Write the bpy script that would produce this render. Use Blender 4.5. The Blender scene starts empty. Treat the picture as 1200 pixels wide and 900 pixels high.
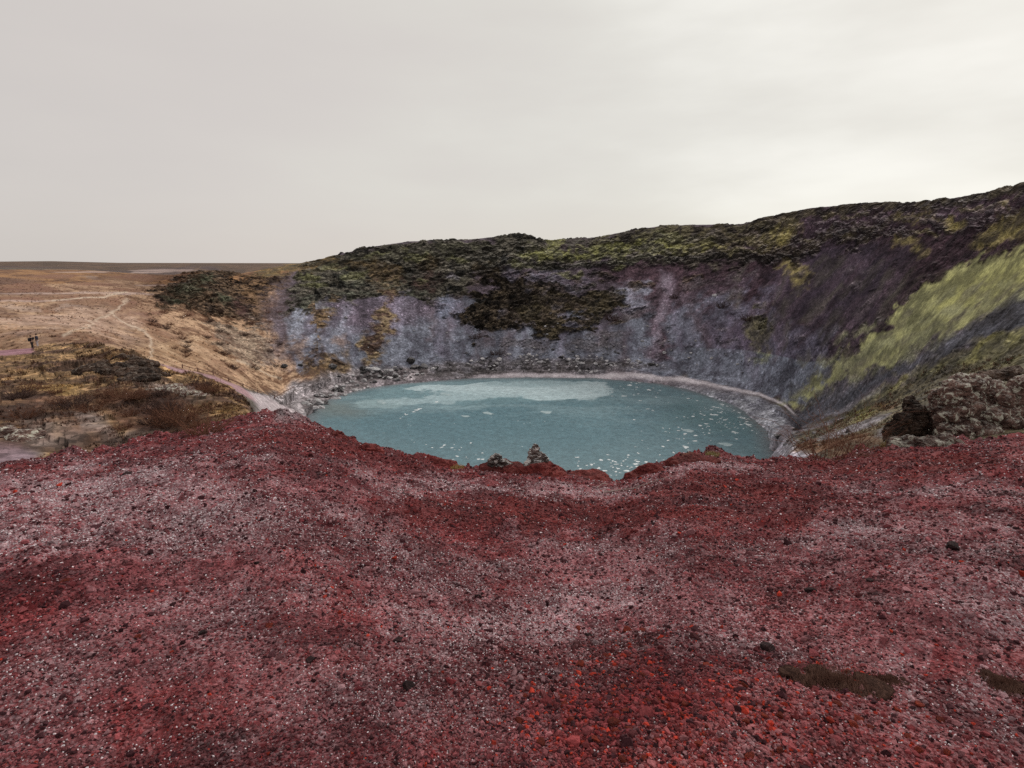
import bpy, bmesh, math, random
import numpy as np
from mathutils import Vector, Matrix, noise as mnoise

random.seed(7)
rng = np.random.default_rng(11)
sc = bpy.context.scene
COL = sc.collection
F = np.float32
EYE = 1.6                       # camera height above the ground it stands on
FPX = 666.0                     # focal length for a 1200 px wide frame
TH = math.atan(142.0 / FPX)     # camera pitch
CT, ST = math.cos(TH), math.sin(TH)

# ------------------------------------------------------------------ helpers
def ray(px, py):
    u, v = px - 600.0, 450.0 - py
    x, y, z = u, FPX * CT + v * ST, -FPX * ST + v * CT
    return math.degrees(math.atan2(x, y)), z / math.hypot(x, y)

def vnoise(x, y, z=None, seed=0):
    def h(i, j, k=0):
        n = (i.astype(np.int64) * 374761393 + j.astype(np.int64) * 668265263
             + (k.astype(np.int64) * 2147483647 if z is not None else 0) + seed * 974634777) & 0xffffffff
        n = ((n ^ (n >> 13)) * 1274126177) & 0xffffffff
        n = ((n ^ (n >> 16)) * 2246822519) & 0xffffffff
        return ((n >> 9) & 0x7fffff).astype(F) / F(0x7fffff)
    xi, yi = np.floor(x), np.floor(y)
    fx, fy = (x - xi).astype(F), (y - yi).astype(F)
    fx, fy = fx * fx * fx * (fx * (fx * 6 - 15) + 10), fy * fy * fy * (fy * (fy * 6 - 15) + 10)
    if z is None:
        a, b, c, d = h(xi, yi), h(xi + 1, yi), h(xi, yi + 1), h(xi + 1, yi + 1)
        return (a + (b - a) * fx) * (1 - fy) + (c + (d - c) * fx) * fy
    zi = np.floor(z); fz = (z - zi).astype(F); fz = fz * fz * (3 - 2 * fz)
    def layer(k):
        a, b, c, d = h(xi, yi, k), h(xi + 1, yi, k), h(xi, yi + 1, k), h(xi + 1, yi + 1, k)
        return (a + (b - a) * fx) * (1 - fy) + (c + (d - c) * fx) * fy
    l0, l1 = layer(zi), layer(zi + 1)
    return l0 + (l1 - l0) * fz

def fbm(x, y, z=None, wl=1.0, octv=4, gain=.5, seed=0):
    s, a, tot = 0, 1.0, 0.0
    for o in range(octv):
        k = 2.03 ** o / wl
        s = s + a * (vnoise(x * k + 17.3 * o, y * k - 9.1 * o, None if z is None else z * k + 3.7 * o, seed + o) - .5)
        tot += a; a *= gain
    return s / tot * 2          # about -1..1

def blocks(x, y, z, wl=1.0, seed=0):
    """piecewise constant noise on skewed, warped cells: fractured, stepped rock. about -1..1"""
    q = fbm(x, y, z, wl=wl*2.2, octv=2, seed=seed+3)*wl*.9
    a, b, c = (x*.80+y*.60+z*.15+q)/wl, (-x*.55+y*.78+z*.28-q)/(wl*1.3), (z*.93-x*.2+y*.22+q*.6)/(wl*.7)
    a, b, c = np.floor(a)+.5, np.floor(b)+.5, np.floor(c)+.5
    return vnoise(a*7.31+.1, b*5.17+.2, c*9.73+.3, seed)*2-1

def sstep(a, b, x):
    t = np.clip((x - a) / (b - a), 0, 1)
    return t * t * (3 - 2 * t)

def link(o):
    COL.objects.link(o); return o

def raw_mesh(name, verts, faces, n=4):
    """verts (N,3), faces (M,n) as numpy arrays."""
    me = bpy.data.meshes.new(name)
    verts = np.ascontiguousarray(verts, dtype=F); faces = np.ascontiguousarray(faces, dtype=np.int32)
    me.vertices.add(len(verts)); me.vertices.foreach_set('co', verts.ravel())
    me.loops.add(faces.size); me.loops.foreach_set('vertex_index', faces.ravel())
    me.polygons.add(len(faces))
    me.polygons.foreach_set('loop_start', np.arange(0, faces.size, n, dtype=np.int32))
    me.polygons.foreach_set('loop_total', np.full(len(faces), n, dtype=np.int32))
    me.update(calc_edges=True)
    return me

def add_col(me, name, rgb):
    a = me.color_attributes.new(name, 'FLOAT_COLOR', 'POINT')
    d = np.ones((len(rgb), 4), dtype=F); d[:, :3] = rgb
    a.data.foreach_set('color', d.ravel())

def add_float(me, name, v):
    a = me.attributes.new(name, 'FLOAT', 'POINT')
    a.data.foreach_set('value', np.ascontiguousarray(v, dtype=F))

def tag(o, label, cat, group=None, kind=None):
    if label: o['label'] = label
    if cat: o['category'] = cat
    if group: o['group'] = group
    if kind: o['kind'] = kind
    return o

# ------------------------------------------------------------------ materials
class Mat:
    def __init__(s, name, rough=.9, spec=.3):
        s.m = bpy.data.materials.new(name); s.m.use_nodes = True
        s.nt = s.m.node_tree; s.n = s.nt.nodes; s.l = s.nt.links
        s.b = s.n['Principled BSDF']
        s.b.inputs['Roughness'].default_value = rough
        s.b.inputs['Specular IOR Level'].default_value = spec
        s.tc = s.n.new('ShaderNodeTexCoord')
    def noise(s, scale, detail=4, rough=.6, coord='Object', dist=0):
        t = s.n.new('ShaderNodeTexNoise'); t.inputs['Scale'].default_value = scale
        t.inputs['Detail'].default_value = detail; t.inputs['Roughness'].default_value = rough
        t.inputs['Distortion'].default_value = dist
        s.l.new(s.tc.outputs[coord], t.inputs['Vector']); return t.outputs['Fac']
    def voro(s, scale, out='Distance', coord='Object', feat='F1'):
        t = s.n.new('ShaderNodeTexVoronoi'); t.inputs['Scale'].default_value = scale; t.feature = feat
        s.l.new(s.tc.outputs[coord], t.inputs['Vector']); return t.outputs[out]
    def ramp(s, src, stops):
        r = s.n.new('ShaderNodeValToRGB'); e = r.color_ramp.elements
        while len(e) < len(stops): e.new(.5)
        for el, (p, c) in zip(e, stops):
            el.position = p; el.color = (c, c, c, 1) if not hasattr(c, '__len__') else (*c, 1)
        s.l.new(src, r.inputs['Fac']); return r.outputs['Color']
    def mix(s, a, b, fac, mode='MIX'):
        m = s.n.new('ShaderNodeMix'); m.data_type = 'RGBA'; m.blend_type = mode
        for v, k in ((fac, 0), (a, 6), (b, 7)):
            if hasattr(v, 'is_linked'): s.l.new(v, m.inputs[k])
            elif k == 0: m.inputs[0].default_value = v
            else: m.inputs[k].default_value = (*v, 1)
        return m.outputs[2]
    def math(s, op, a, b=None, c=None):
        m = s.n.new('ShaderNodeMath'); m.operation = op
        for i, v in enumerate((a, b, c)):
            if v is None: continue
            if hasattr(v, 'is_linked'): s.l.new(v, m.inputs[i])
            else: m.inputs[i].default_value = v
        return m.outputs[0]
    def attr(s, name, out='Color'):
        a = s.n.new('ShaderNodeAttribute'); a.attribute_name = name; return a.outputs[out]
    def color(s, c):
        if hasattr(c, 'is_linked'): s.l.new(c, s.b.inputs['Base Color'])
        else: s.b.inputs['Base Color'].default_value = (*c, 1)
    def bump(s, h, strength, dist, prev=None):
        b = s.n.new('ShaderNodeBump'); b.inputs['Distance'].default_value = dist
        if hasattr(strength, 'is_linked'): s.l.new(strength, b.inputs['Strength'])
        else: b.inputs['Strength'].default_value = strength
        s.l.new(h, b.inputs['Height'])
        if prev: s.l.new(prev, b.inputs['Normal'])
        s.l.new(b.outputs[0], s.b.inputs['Normal']); return b.outputs[0]

def terrain_material(name, near):
    M = Mat(name, .95, .15)
    base = M.attr('Col')
    if near:
        c = M.mix(base, M.ramp(M.noise(45, 4, .75), [(.3, .45), (.5, 1.0), (.72, 1.6)]), .9, 'MULTIPLY')
        c = M.mix(c, M.ramp(M.noise(160, 2, .6), [(.35, .5), (.65, 1.45)]), .7, 'MULTIPLY')
        big = M.noise(1.1, 5, .72)
        fr = M.math('MULTIPLY', M.math('MULTIPLY', M.ramp(M.noise(60, 3, .7, dist=.5), [(.42, 0.0), (.62, 1.0)]), M.ramp(big, [(.4, 0.1), (.55, 1.0)])), M.attr('Frost', 'Fac'))
        c = M.mix(c, (.62, .50, .54), fr)
        c = M.mix(c, M.ramp(M.noise(2.3, 4, .7), [(.35, .6), (.6, 1.15)]), .7, 'MULTIPLY')
        M.color(c)
        p = M.bump(M.voro(38), .8, .03)
        M.bump(M.noise(120, 3, .7), .7, .01, p)
    else:
        rub = M.attr('Rubble', 'Fac')
        v = M.voro(1.15, 'Color'); sp = M.n.new('ShaderNodeSeparateColor'); M.l.new(v, sp.inputs[0])
        stone = M.ramp(sp.outputs[0], [(0, .55), (.55, .9), (.85, 1.15), (1, 2.3)])
        c = M.mix(base, stone, M.math('MULTIPLY', rub, .6), 'MULTIPLY')
        v2 = M.voro(2.7, 'Color'); sp2 = M.n.new('ShaderNodeSeparateColor'); M.l.new(v2, sp2.inputs[0])
        c = M.mix(c, M.ramp(sp2.outputs[1], [(0, .5), (.6, 1.0), (1, 1.8)]), M.math('MULTIPLY', rub, .7), 'MULTIPLY')
        c = M.mix(c, M.ramp(M.noise(1.6, 5, .7), [(.34, .42), (.5, 1.0), (.66, 1.75)]), .55, 'MULTIPLY')
        c = M.mix(c, M.ramp(M.noise(.35, 4, .6), [(.35, .82), (.65, 1.2)]), .6, 'MULTIPLY')
        M.color(c)
        p = M.bump(M.voro(1.15), M.math('MULTIPLY', rub, .45), .3)
        M.bump(M.noise(2.2, 5, .7), .5, .25, p)
    return M.m

MAT_NEAR = terrain_material('scoria ground', True)
MAT_FAR = terrain_material('crater slope', False)

# ------------------------------------------------------------------ terrain control lines (contours round the viewpoint)
# each: (px, py, distance) seen in the photograph, or (px, 'z', z, distance) for hidden stretches
A = [(0,548,20),(100,536,22),(200,515,24),(260,500,25.5),(310,488,26),(350,492,24),(400,514,21),(450,531,19),(520,548,17),(600,553,15.5),(700,560,15),(725,562,15),(760,547,16),(820,533,17),(900,540,19),(960,539,20),(1000,533,21),(1040,525,23),(1100,521,24),(1200,512,25)]
def Rof(px): return float(np.interp(px, [a[0] for a in A], [a[2] for a in A]))
def Zof(px):
    py = float(np.interp(px, [a[0] for a in A], [a[1] for a in A])); return ray(px, py)[1] * Rof(px)
XS = [0,100,200,310,400,450,520,600,700,760,820,900,1000,1100,1200]
L0 = [(x,'z',-1.6,.3) for x in XS]
L1 = [(x,'z',-1.62,1.5) for x in XS]
L2 = [(x,'z',-1.6+(Zof(x)+1.6)*.17,Rof(x)*.25) for x in XS]
L3 = [(x,'z',-1.6+(Zof(x)+1.6)*.46,Rof(x)*.52) for x in XS]
B = [(0,'z',-8.6,27),(100,'z',-9.4,29),(200,'z',-9.8,31),(300,'z',-11,33),(400,'z',-15,32),(500,'z',-14,27),(600,'z',-12,23),(700,'z',-12,22),(800,'z',-11,24),(900,'z',-9.5,26),(1000,'z',-8.8,28),(1100,'z',-8.2,29),(1200,'z',-7.5,30)]
Cc = [(0,515,38),(100,515,37),(200,500,37),(260,493,37),(300,490,37),(330,'z',-16,42),(400,'z',-21,42),(600,'z',-21,37),(800,'z',-18,38),(900,'z',-13,38),(940,531,38),(1000,520,33),(1100,502,35),(1200,487,36)]
D = [(0,411,98),(40,408,97),(100,405,84),(140,412,70),(170,427,62),(230,444,60),(265,456,58),(290,472,57),(310,'z',-19,60),(340,'z',-26,70),(400,'z',-33,68),(600,'z',-33,60),(800,'z',-31,62),(890,'z',-26,68),(940,522,72),(1000,508,56),(1100,470,54),(1200,455,50)]
E = [(0,414,116),(100,413,104),(170,433,88),(230,447,100),(280,462,115),(310,474,130),(335,484,145),(360,'z',-38.3,146),(400,'z',-39.6,128),(450,'z',-39.8,108),(520,'z',-39.8,94),(600,'z',-39.8,86),(700,'z',-39.8,86),(760,'z',-39.8,88),(820,'z',-39.8,96),(870,'z',-39.7,106),(905,'z',-38,118),(930,514,112),(1000,494,85),(1100,455,75),(1200,440,62)]
Fl = [(0,375,140),(100,384,130),(170,414,118),(230,431,125),(280,446,135),(330,468,158),(350,462,170),(420,445,190),(500,438,198),(600,434,202),(740,435,203),(800,442,197),(850,453,187),(890,462,178),(920,476,163),(937,492,150),(1000,480,125),(1100,440,95),(1200,425,75)]
G = [(0,345,220),(100,350,210),(170,362,195),(230,378,188),(280,400,182),(330,410,190),(400,390,208),(500,390,215),(600,390,219),(700,390,220),(780,388,217),(870,385,200),(950,390,170),(1000,385,150),(1100,355,120),(1200,345,95)]
H = [(0,325,400),(100,330,350),(170,340,240),(230,342,210),(280,350,212),(330,350,222),(400,335,235),(500,335,239),(600,330,243),(700,325,243),(780,315,240),(870,305,226),(950,295,199),(1000,285,180),(1100,275,145),(1200,262,112)]
I = [(0,316,800),(60,316.5,720),(110,318,540),(150,320.5,380),(185,322,270),(205,322,236),(235,318,226),(280,321,242),(330,312,262),(350,309,265),(380,303,264),(430,290,263),(480,283,262),(560,280,262),(600,275,262),(612,275,262),(640,282,262),(700,278,262),(740,270,261),(780,264,258),(870,263,243),(900,254,235),(950,244,213),(1000,240,196),(1010,238,192),(1050,238,178),(1100,235,158),(1150,227,142),(1200,216,125)]
def back(dr, dz):
    out = []
    for (x, y, r) in I:
        z = ray(x, y)[1] * r
        zz = z - float(np.interp(x, [100, 320], [.3, dz]))
        out.append((x, 'z', zz, r + float(np.interp(x, [0, 250], [700, dr]))))
    return out
J = back(40, 7)
K = [(x,'z',-5.5,2600) for x in XS]
L = [(0,306.5,12000),(60,306,12000),(140,308,12000),(400,308.5,12000),(1200,308.5,12000)]
LINES = [L0, L1, L2, L3, A, B, Cc, D, E, Fl, G, H, I, J, K, L]
NL = len(LINES)

fa, fb = -56.0, 56.0
az = np.concatenate([np.linspace(-180, fa, 60, endpoint=False), np.linspace(fa, -46, 80, endpoint=False),
                     np.linspace(-46, 46, 1360, endpoint=False), np.linspace(46, fb, 80, endpoint=False), np.linspace(fb, 180, 61)])
NC = len(az)
RT = np.zeros((NL, NC)); ZT = np.zeros((NL, NC))
for k, ln in enumerate(LINES):
    p = []
    for e in ln:
        if e[1] == 'z': p.append((ray(e[0], 480)[0], e[3], e[2]))
        else:
            a_, t_ = ray(e[0], e[1]); p.append((a_, e[2], t_ * e[2]))
    p.sort(); p = np.array(p)
    mr, mz = (p[0, 1] + p[-1, 1]) / 2, (p[0, 2] + p[-1, 2]) / 2
    xa = np.concatenate([[-180, -80], p[:, 0], [80, 180]])
    ra = np.concatenate([[mr, p[0, 1]], p[:, 1], [p[-1, 1], mr]])
    za = np.concatenate([[mz, p[0, 2]], p[:, 2], [p[-1, 2], mz]])
    RT[k] = np.interp(az, xa, ra); ZT[k] = np.interp(az, xa, za)
kern = np.exp(-np.linspace(-2, 2, 15) ** 2); kern /= kern.sum()
sl = slice(140, 1500)
for T_ in (RT, ZT):
    for k in range(NL):
        pad = np.pad(T_[k, sl], 7, mode='edge'); T_[k, sl] = np.convolve(pad, kern, 'valid')

def pchip(T_, t):
    """monotone cubic along axis 0 at parameters t."""
    d = np.diff(T_, axis=0)
    m = np.zeros_like(T_)
    a_, b_ = d[:-1], d[1:]
    ok = (a_ * b_) > 0
    m[1:-1][ok] = (2 * a_[ok] * b_[ok]) / (a_[ok] + b_[ok])
    m[0], m[-1] = d[0], d[-1]
    i = np.minimum(np.floor(t).astype(int), NL - 2); s = (t - i)[:, None]
    h00, h10 = 2*s**3 - 3*s**2 + 1, s**3 - 2*s**2 + s
    h01, h11 = -2*s**3 + 3*s**2, s**3 - s**2
    return h00 * T_[i] + h10 * m[i] + h01 * T_[i+1] + h11 * m[i+1]

SUB = [30, 130, 90, 90, 26, 24, 84, 40, 72, 92, 100, 104, 14, 40, 14]
ts = np.concatenate([k + np.arange(n) / n for k, n in enumerate(SUB)] + [[NL - 1.0]])
NR = len(ts)
R = pchip(RT, ts); Z = pchip(ZT, ts)
AZR = np.radians(az)[None, :]
X = R * np.sin(AZR); Y = R * np.cos(AZR)
TT = np.repeat(ts[:, None], NC, 1); AA = np.repeat(az[None, :], NR, 0)
ELEV = Z / R                       # tangent of elevation from the viewpoint

def hit(px, py):
    """where the sight line through this photo pixel meets the terrain: (azimuth, contour number)."""
    a_, tn = ray(px, py)
    c = int(np.clip(np.searchsorted(az, a_), 1, NC - 1))
    e = ELEV[25:, c]; idx = np.argmax(e >= tn)
    if e[idx] < tn: idx = int(np.argmax(e))
    if idx > 0:
        f = (tn - e[idx-1]) / max(e[idx] - e[idx-1], 1e-9); f = min(max(f, 0), 1)
        return a_, float(ts[25 + idx - 1] + f * (ts[25 + idx] - ts[25 + idx - 1]))
    return a_, float(ts[25])

# ------------------------------------------------------------------ lake outline
LZ = -40.0
def at_level(px, py, z):
    a_, tn = ray(px, py); r = z / tn; a_ = math.radians(a_); return (r * math.sin(a_), r * math.cos(a_))
shore_px = [(366,480),(378,471),(400,462),(430,455),(470,449),(510,446),(560,443),(620,442),(700,443),(740,446),(770,449),(800,455),(830,463),(860,474),(884,490),(898,506),(903,520)]
shore = [at_level(x, y, LZ) for x, y in shore_px]
for a_, r in [(26.5,122),(24,110),(20,102),(13,94),(5,88),(-3,86),(-10,89),(-15,97),(-18.5,111),(-20.5,130),(-20.8,147)]:
    shore.append((r * math.sin(math.radians(a_)), r * math.cos(math.radians(a_))))
shore = np.array(shore)

def sd_poly(x, y, P):
    d2 = np.full(x.shape, 1e18); inside = np.zeros(x.shape, bool)
    n = len(P)
    for i in range(n):
        ax, ay = P[i]; bx, by = P[(i + 1) % n]
        ex, ey = bx - ax, by - ay; L2_ = ex*ex + ey*ey + 1e-12
        wx, wy = x - ax, y - ay
        h = np.clip((wx*ex + wy*ey) / L2_, 0, 1)
        d2 = np.minimum(d2, (wx - ex*h)**2 + (wy - ey*h)**2)
        c = (ay > y) != (by > y)
        if abs(ey) > 1e-12: inside ^= c & (x < ex * (y - ay) / ey + ax)
    d = np.sqrt(d2)
    return np.where(inside, -d, d)

r0, r1 = np.searchsorted(ts, 6.5), np.searchsorted(ts, 10.5)
SD = np.full(X.shape, 99.0)
wob = fbm(X[r0:r1], Y[r0:r1], wl=9, octv=3, seed=5) * 1.2
SD[r0:r1, 140:1500] = (sd_poly(X[r0:r1, 140:1500], Y[r0:r1, 140:1500], shore) + wob[:, 140:1500])
z_out = LZ + .05 + SD * .06
Z = np.where((SD > 0) & (SD < 60), np.maximum(Z, np.where(SD < 25, z_out, LZ + 1)), Z)
Z = np.where(SD <= 0, np.minimum(Z, LZ - .02 + SD * .12), Z)
near = (SD > 0) & (SD < 6)
Z = np.where(near & (Z > LZ + .4 + SD*.25) & (TT > 8.5), LZ + .4 + SD*.25, Z)

# ------------------------------------------------------------------ regions: colour, second colour, relief, rubble, frost
CR = np.zeros((NR, NC, 3), F)
ROUGH = np.zeros((NR, NC), F); RUB = np.zeros((NR, NC), F); FRO = np.zeros((NR, NC), F)
SM = 5.0
AZ_, T_ = AA.astype(F), (TT * SM).astype(F)
def warpfield(wl_a, wl_t, seed):
    return fbm(AZ_ + 200, T_, wl=wl_a, octv=4, gain=.6, seed=seed).astype(F)
W1 = fbm(X, Y, Z, wl=14, octv=4, gain=.62, seed=21).astype(F); W2 = fbm(X, Y, Z, wl=14, octv=4, gain=.62, seed=37).astype(F)
w1n = warpfield(2.2, 2.2, 3); w2n = warpfield(2.2, 2.2, 9)
w1f = fbm(AZ_/3.2 + 90, T_, wl=1.3, octv=5, gain=.68, seed=4).astype(F); w2f = fbm(AZ_/3.2 + 60, T_, wl=1.3, octv=5, gain=.68, seed=8).astype(F)
W1 = W1 + .5*fbm(X, Y, Z, wl=3.2, octv=2, seed=23); W2 = W2 + .5*fbm(X, Y, Z, wl=3.2, octv=2, seed=39)
param_zone = (TT < 4.4) | ((TT > 8.6) & (AA < -19) & (R > 150)) | (TT > 12.5)
W1 = np.where(TT < 4.4, w1f, np.where(param_zone, w1n, W1)); W2 = np.where(TT < 4.4, w2f, np.where(param_zone, w2n, W2))
MIXN = fbm(X, Y, Z, wl=3.2, octv=3, gain=.75, seed=50).astype(F)         # clumps about a metre wide
MIXN = np.where((TT > 9) & (AA < -19) & (R > 150), fbm(AZ_*.9+80, T_*2.4, wl=1.3, octv=5, gain=.85, seed=53).astype(F)*2.0, MIXN)
MIXN = np.where(TT < 4.4, fbm(X, Y, wl=.5, octv=4, gain=.7, seed=51).astype(F), MIXN)

W3 = (fbm(X, Y, Z, wl=7, octv=5, gain=.85, seed=201)*.8 + fbm(X*.22, Y*.22, Z, wl=2.6, octv=3, gain=.7, seed=211)*.9).astype(F)
W3 = np.where((TT > 9) & (AA < -19) & (R > 150), fbm(AZ_ + 33, T_*2, wl=2.0, octv=5, gain=.85, seed=203).astype(F)*1.3, W3)
def apply(s, m, ca, cb, rough, rub, fro, k):
    f = np.clip(.5 + MIXN[s] * k, 0, 1)[..., None]
    c = np.array(ca, F) * (1 - f) + np.array(cb if cb else ca, F) * f
    CR[s] = CR[s] * (1 - m[..., None]) + c * m[..., None]
    if rough is not None: ROUGH[s] = ROUGH[s] * (1 - m) + rough * m
    if rub is not None: RUB[s] = RUB[s] * (1 - m) + rub * m
    if fro is not None: FRO[s] = FRO[s] * (1 - m) + fro * m

def region(pts, ca, cb=None, rough=None, rub=None, fro=None, warp=1.0, soft=.5, op=1.0, k=1.2, tmin=0, tmax=15, brk=0.0):
    P = np.array([hit(*p) for p in pts], dtype=float); P[:, 1] *= SM
    mg = warp * 1.2 + soft + .1 + brk; fa_ = 3.2 if tmax < 4.5 else 1.0
    if fa_ > 1: P[:, 0] /= fa_
    c0, c1 = np.searchsorted(az, [(P[:, 0].min() - mg)*fa_, (P[:, 0].max() + mg)*fa_])
    q0, q1 = np.searchsorted(ts * SM, [P[:, 1].min() - mg, P[:, 1].max() + mg])
    s = (slice(q0, q1), slice(c0, c1))
    d = sd_poly(AZ_[s] / fa_ + W1[s] * warp, T_[s] + W2[s] * warp, P)
    if brk: d = d + W3[s]*brk
    m = (op * sstep(soft, -soft, d)).astype(F)
    m = m * ((TT[s] >= tmin) & (TT[s] <= tmax))
    apply(s, m, ca, cb, rough, rub, fro, k)

def blob(px, py, dx, dy, *a, rot=0, **kw):
    if py < 440 and dy > 2 and 'brk' not in kw: kw['brk'] = min(dy*.12, 1.1)
    c_, s_ = math.cos(math.radians(rot)), math.sin(math.radians(rot))
    pts = []
    for i in range(14):
        q = i / 14 * 2 * math.pi; ex, ey = dx * math.cos(q), dy * math.sin(q)
        pts.append((px + ex * c_ - ey * s_, py + ex * s_ + ey * c_))
    region(pts, *a, **kw)

def trail(pts, w, *a, **kw):
    """a band of the given half width in photo pixels along the points"""
    up, dn = [], []
    for i, (x, y) in enumerate(pts):
        x0, y0 = pts[max(i - 1, 0)]; x1, y1 = pts[min(i + 1, len(pts) - 1)]
        l = math.hypot(x1 - x0, y1 - y0) + 1e-6; nx, ny = -(y1 - y0) / l * w, (x1 - x0) / l * w
        up.append((x + nx, y + ny)); dn.append((x - nx, y - ny))
    region(up + dn[::-1], *a, **kw)

RED, REDB = (.25, .043, .046), (.105, .020, .024)
TAN, TANB = (.54, .36, .235), (.17, .09, .055)
GREY, GREYB = (.27, .29, .36), (.125, .125, .16)
full = (slice(0, NR), slice(0, NC)); one = np.ones((NR, NC), F)
apply(full, one, (.14, .12, .10), (.09, .075, .07), .15, .6, 0, 1.2)
apply(full, (TT < 4.35).astype(F), RED, REDB, 0, 0, .26, 1.3)
apply(full, sstep(12.3, 12.9, TT).astype(F), (.16, .105, .075), (.1, .07, .055), 0, .3, 0, 1.2)
wallm = (sstep(9.0, 9.3, TT) * (1 - sstep(12.2, 12.8, TT)) * sstep(-24, -20, AZ_)).astype(F)
apply(full, wallm, (.17, .135, .165), (.11, .085, .105), .12, .9, 0, 1.2)
# far shore, beaches
apply(full, ((SD > -2) & (SD < 9) & (TT > 6)).astype(F) * sstep(9, 5, SD).astype(F), (.30, .26, .29), (.17, .15, .17), .05, .6, 0, 1.2)
# left side: tan valley and plain
region([(-200,318),(0,318),(150,320),(215,325),(300,335),(330,350),(320,400),(345,425),(390,440),(370,452),(330,466),(250,446),(200,438),(150,425),(40,420),(-200,430)], TAN, TANB, .05, .15, warp=1.2, tmin=7.1)
region([(-200,316),(360,306),(345,322),(290,332),(220,330),(150,328),(60,334),(-200,342)], (.36,.20,.10), (.16,.085,.055), .05, .1, warp=1.2, k=2.0, tmin=8)
region([(-200,340),(10,326),(60,334),(50,345),(-200,352)], (.14,.08,.06), None, .05, .1, warp=1)
for (x, y, dx, dy) in [(30,336,32,5),(110,333,25,3),(90,347,40,3),(130,352,24,4),(60,360,30,3),(20,348,24,3),(150,340,20,3),(200,352,22,4),(170,366,20,3),(160,325,24,2.5),(60,324,30,2.5),(215,326,22,2.5),(225,366,14,5),(190,392,16,4),(240,410,14,3),(20,392,22,4),(110,398,14,2.5),(180,375,12,3),(255,395,14,3.5),(270,432,10,3),(220,418,10,3),(250,422,8,2)]:
    blob(x, y, dx, dy, (.22,.11,.08), (.30,.17,.11), warp=1.1, soft=.5, op=.9, tmin=7.1)
random.seed(3)
for i in range(120):
    x, y = random.uniform(-30, 300), random.uniform(324, 405)
    if y > 345 + .0*x and x > 190 and y < 385: continue
    blob(x, y, random.uniform(6, 34)*(1 if x < 190 else .5), random.uniform(.8, 2.8), random.choice([(.20,.105,.075),(.26,.15,.10),(.15,.085,.065),(.30,.18,.12),(.58,.45,.38)]), None, warp=1.4, soft=.5, op=random.uniform(.45,.9), tmin=7.1)
region([(-400,308),(360,307),(250,312),(100,315),(-400,318)], (.085,.062,.06), (.13,.09,.08), 0, .1, warp=.6, soft=.3, tmin=11.5)
for (x, y, dx) in [(90,343.5,90),(190,334,30),(30,352,50),(190,317,40),(160,345,40),(140,319,80)]:
    blob(x, y, dx, .8, (.55,.42,.38), warp=.35, soft=.2, op=.7, tmin=9)
# frosty pale sweep across the plain
blob(80, 375, 90, 12, (.62,.45,.37), (.40,.26,.19), warp=1.5, soft=1, op=.6, tmin=7.1)
blob(200, 412, 60, 12, (.60,.43,.28), (.34,.21,.12), warp=1.5, soft=1, op=.6, tmin=7.1)
# trails
for tr in ([(150,350),(143,356),(134,366),(142,374),(155,383),(170,388),(178,396),(176,408),(177,420)], [(134,366),(110,378),(85,388),(70,394)], [(60,352),(120,348),(150,343)], [(275,422),(300,430),(330,446)]):
    trail(tr, .65, (.70,.58,.46), None, 0, 0, warp=.4, soft=.15, op=.8, tmin=7.1)
# crag on the left shoulder
region([(180,352),(190,338),(215,322),(240,317),(280,324),(305,345),(300,372),(285,380),(250,375),(215,362),(190,362)], (.05,.034,.026), (.20,.135,.09), 1.1, .8, warp=1.2, k=1.8, brk=2.4)
for (x,y,dx,dy) in [(222,340,14,7),(238,328,14,5),(262,350,14,4),(210,352,12,4)]:
    blob(x,y,dx,dy,(.16,.17,.11),(.07,.07,.05), warp=1, op=.8)
blob(285,360,16,14,(.10,.055,.05),(.16,.10,.07), .6, .5, warp=1)
region([(250,375),(310,380),(330,420),(300,430),(260,410)], (.36,.29,.23), (.18,.13,.10), .4, .9, warp=1.4, k=2.2, op=.7, brk=2)
region([(278,322),(350,314),(342,342),(312,352),(296,362),(285,345)], (.06,.038,.028), (.26,.16,.09), .8, .5, warp=1, k=2.4, brk=2.0)
# scree purple left part, brown gullies
region([(305,352),(345,318),(362,322),(352,350),(352,372),(362,405),(345,430),(318,415),(312,385)], (.155,.125,.15), (.09,.065,.07), .1, .6, soft=1.5, warp=1.0, brk=1)
region([(345,368),(470,345),(560,345),(720,375),(830,360),(900,330),(960,370),(985,430),(940,480),(860,452),(740,434),(500,434),(400,444),(345,425)], GREY, GREYB, .12, .6, warp=1.8, k=1.5)
region([(380,352),(470,345),(480,372),(420,395),(385,380)], (.235,.19,.25), (.15,.12,.16), .1, 1, warp=1.5, soft=1.5)
region([(480,340),(540,340),(540,370),(470,378)], (.21,.175,.225), (.14,.115,.15), .1, 1, warp=1.5, soft=1.5)
# upper dark purple on the right wall
region([(700,306),(860,290),(1000,262),(1230,225),(1230,360),(1070,420),(985,410),(880,335),(800,345),(720,330)], (.115,.08,.095), (.05,.037,.045), .3, .6, warp=1.8, k=1.8, soft=.9, brk=2)
region([(930,300),(1040,290),(1060,330),(990,400),(930,370),(900,340)], (.115,.10,.13), (.06,.052,.068), .12, .6, warp=1.9, soft=1.4, k=1.6)
region([(700,308),(800,312),(850,325),(770,335),(780,420),(755,420),(765,345),(730,335)], (.135,.085,.105), (.075,.05,.065), .25, .8, warp=1.8, soft=.8)
for tr, w in (([(783,330),(778,350),(770,375),(764,420)], 5), ([(745,335),(735,345),(742,355)], 9), ([(785,322),(776,340)], 7)):
    trail(tr, w, (.42,.36,.44), (.24,.18,.23), .1, .8, warp=.7, soft=.4, op=.75)
blob(738,342,18,11,(.40,.42,.52),(.2,.19,.24), warp=1, op=.8); blob(524,348,12,24,(.27,.30,.40),None, warp=1, soft=.8, op=.9)
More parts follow.
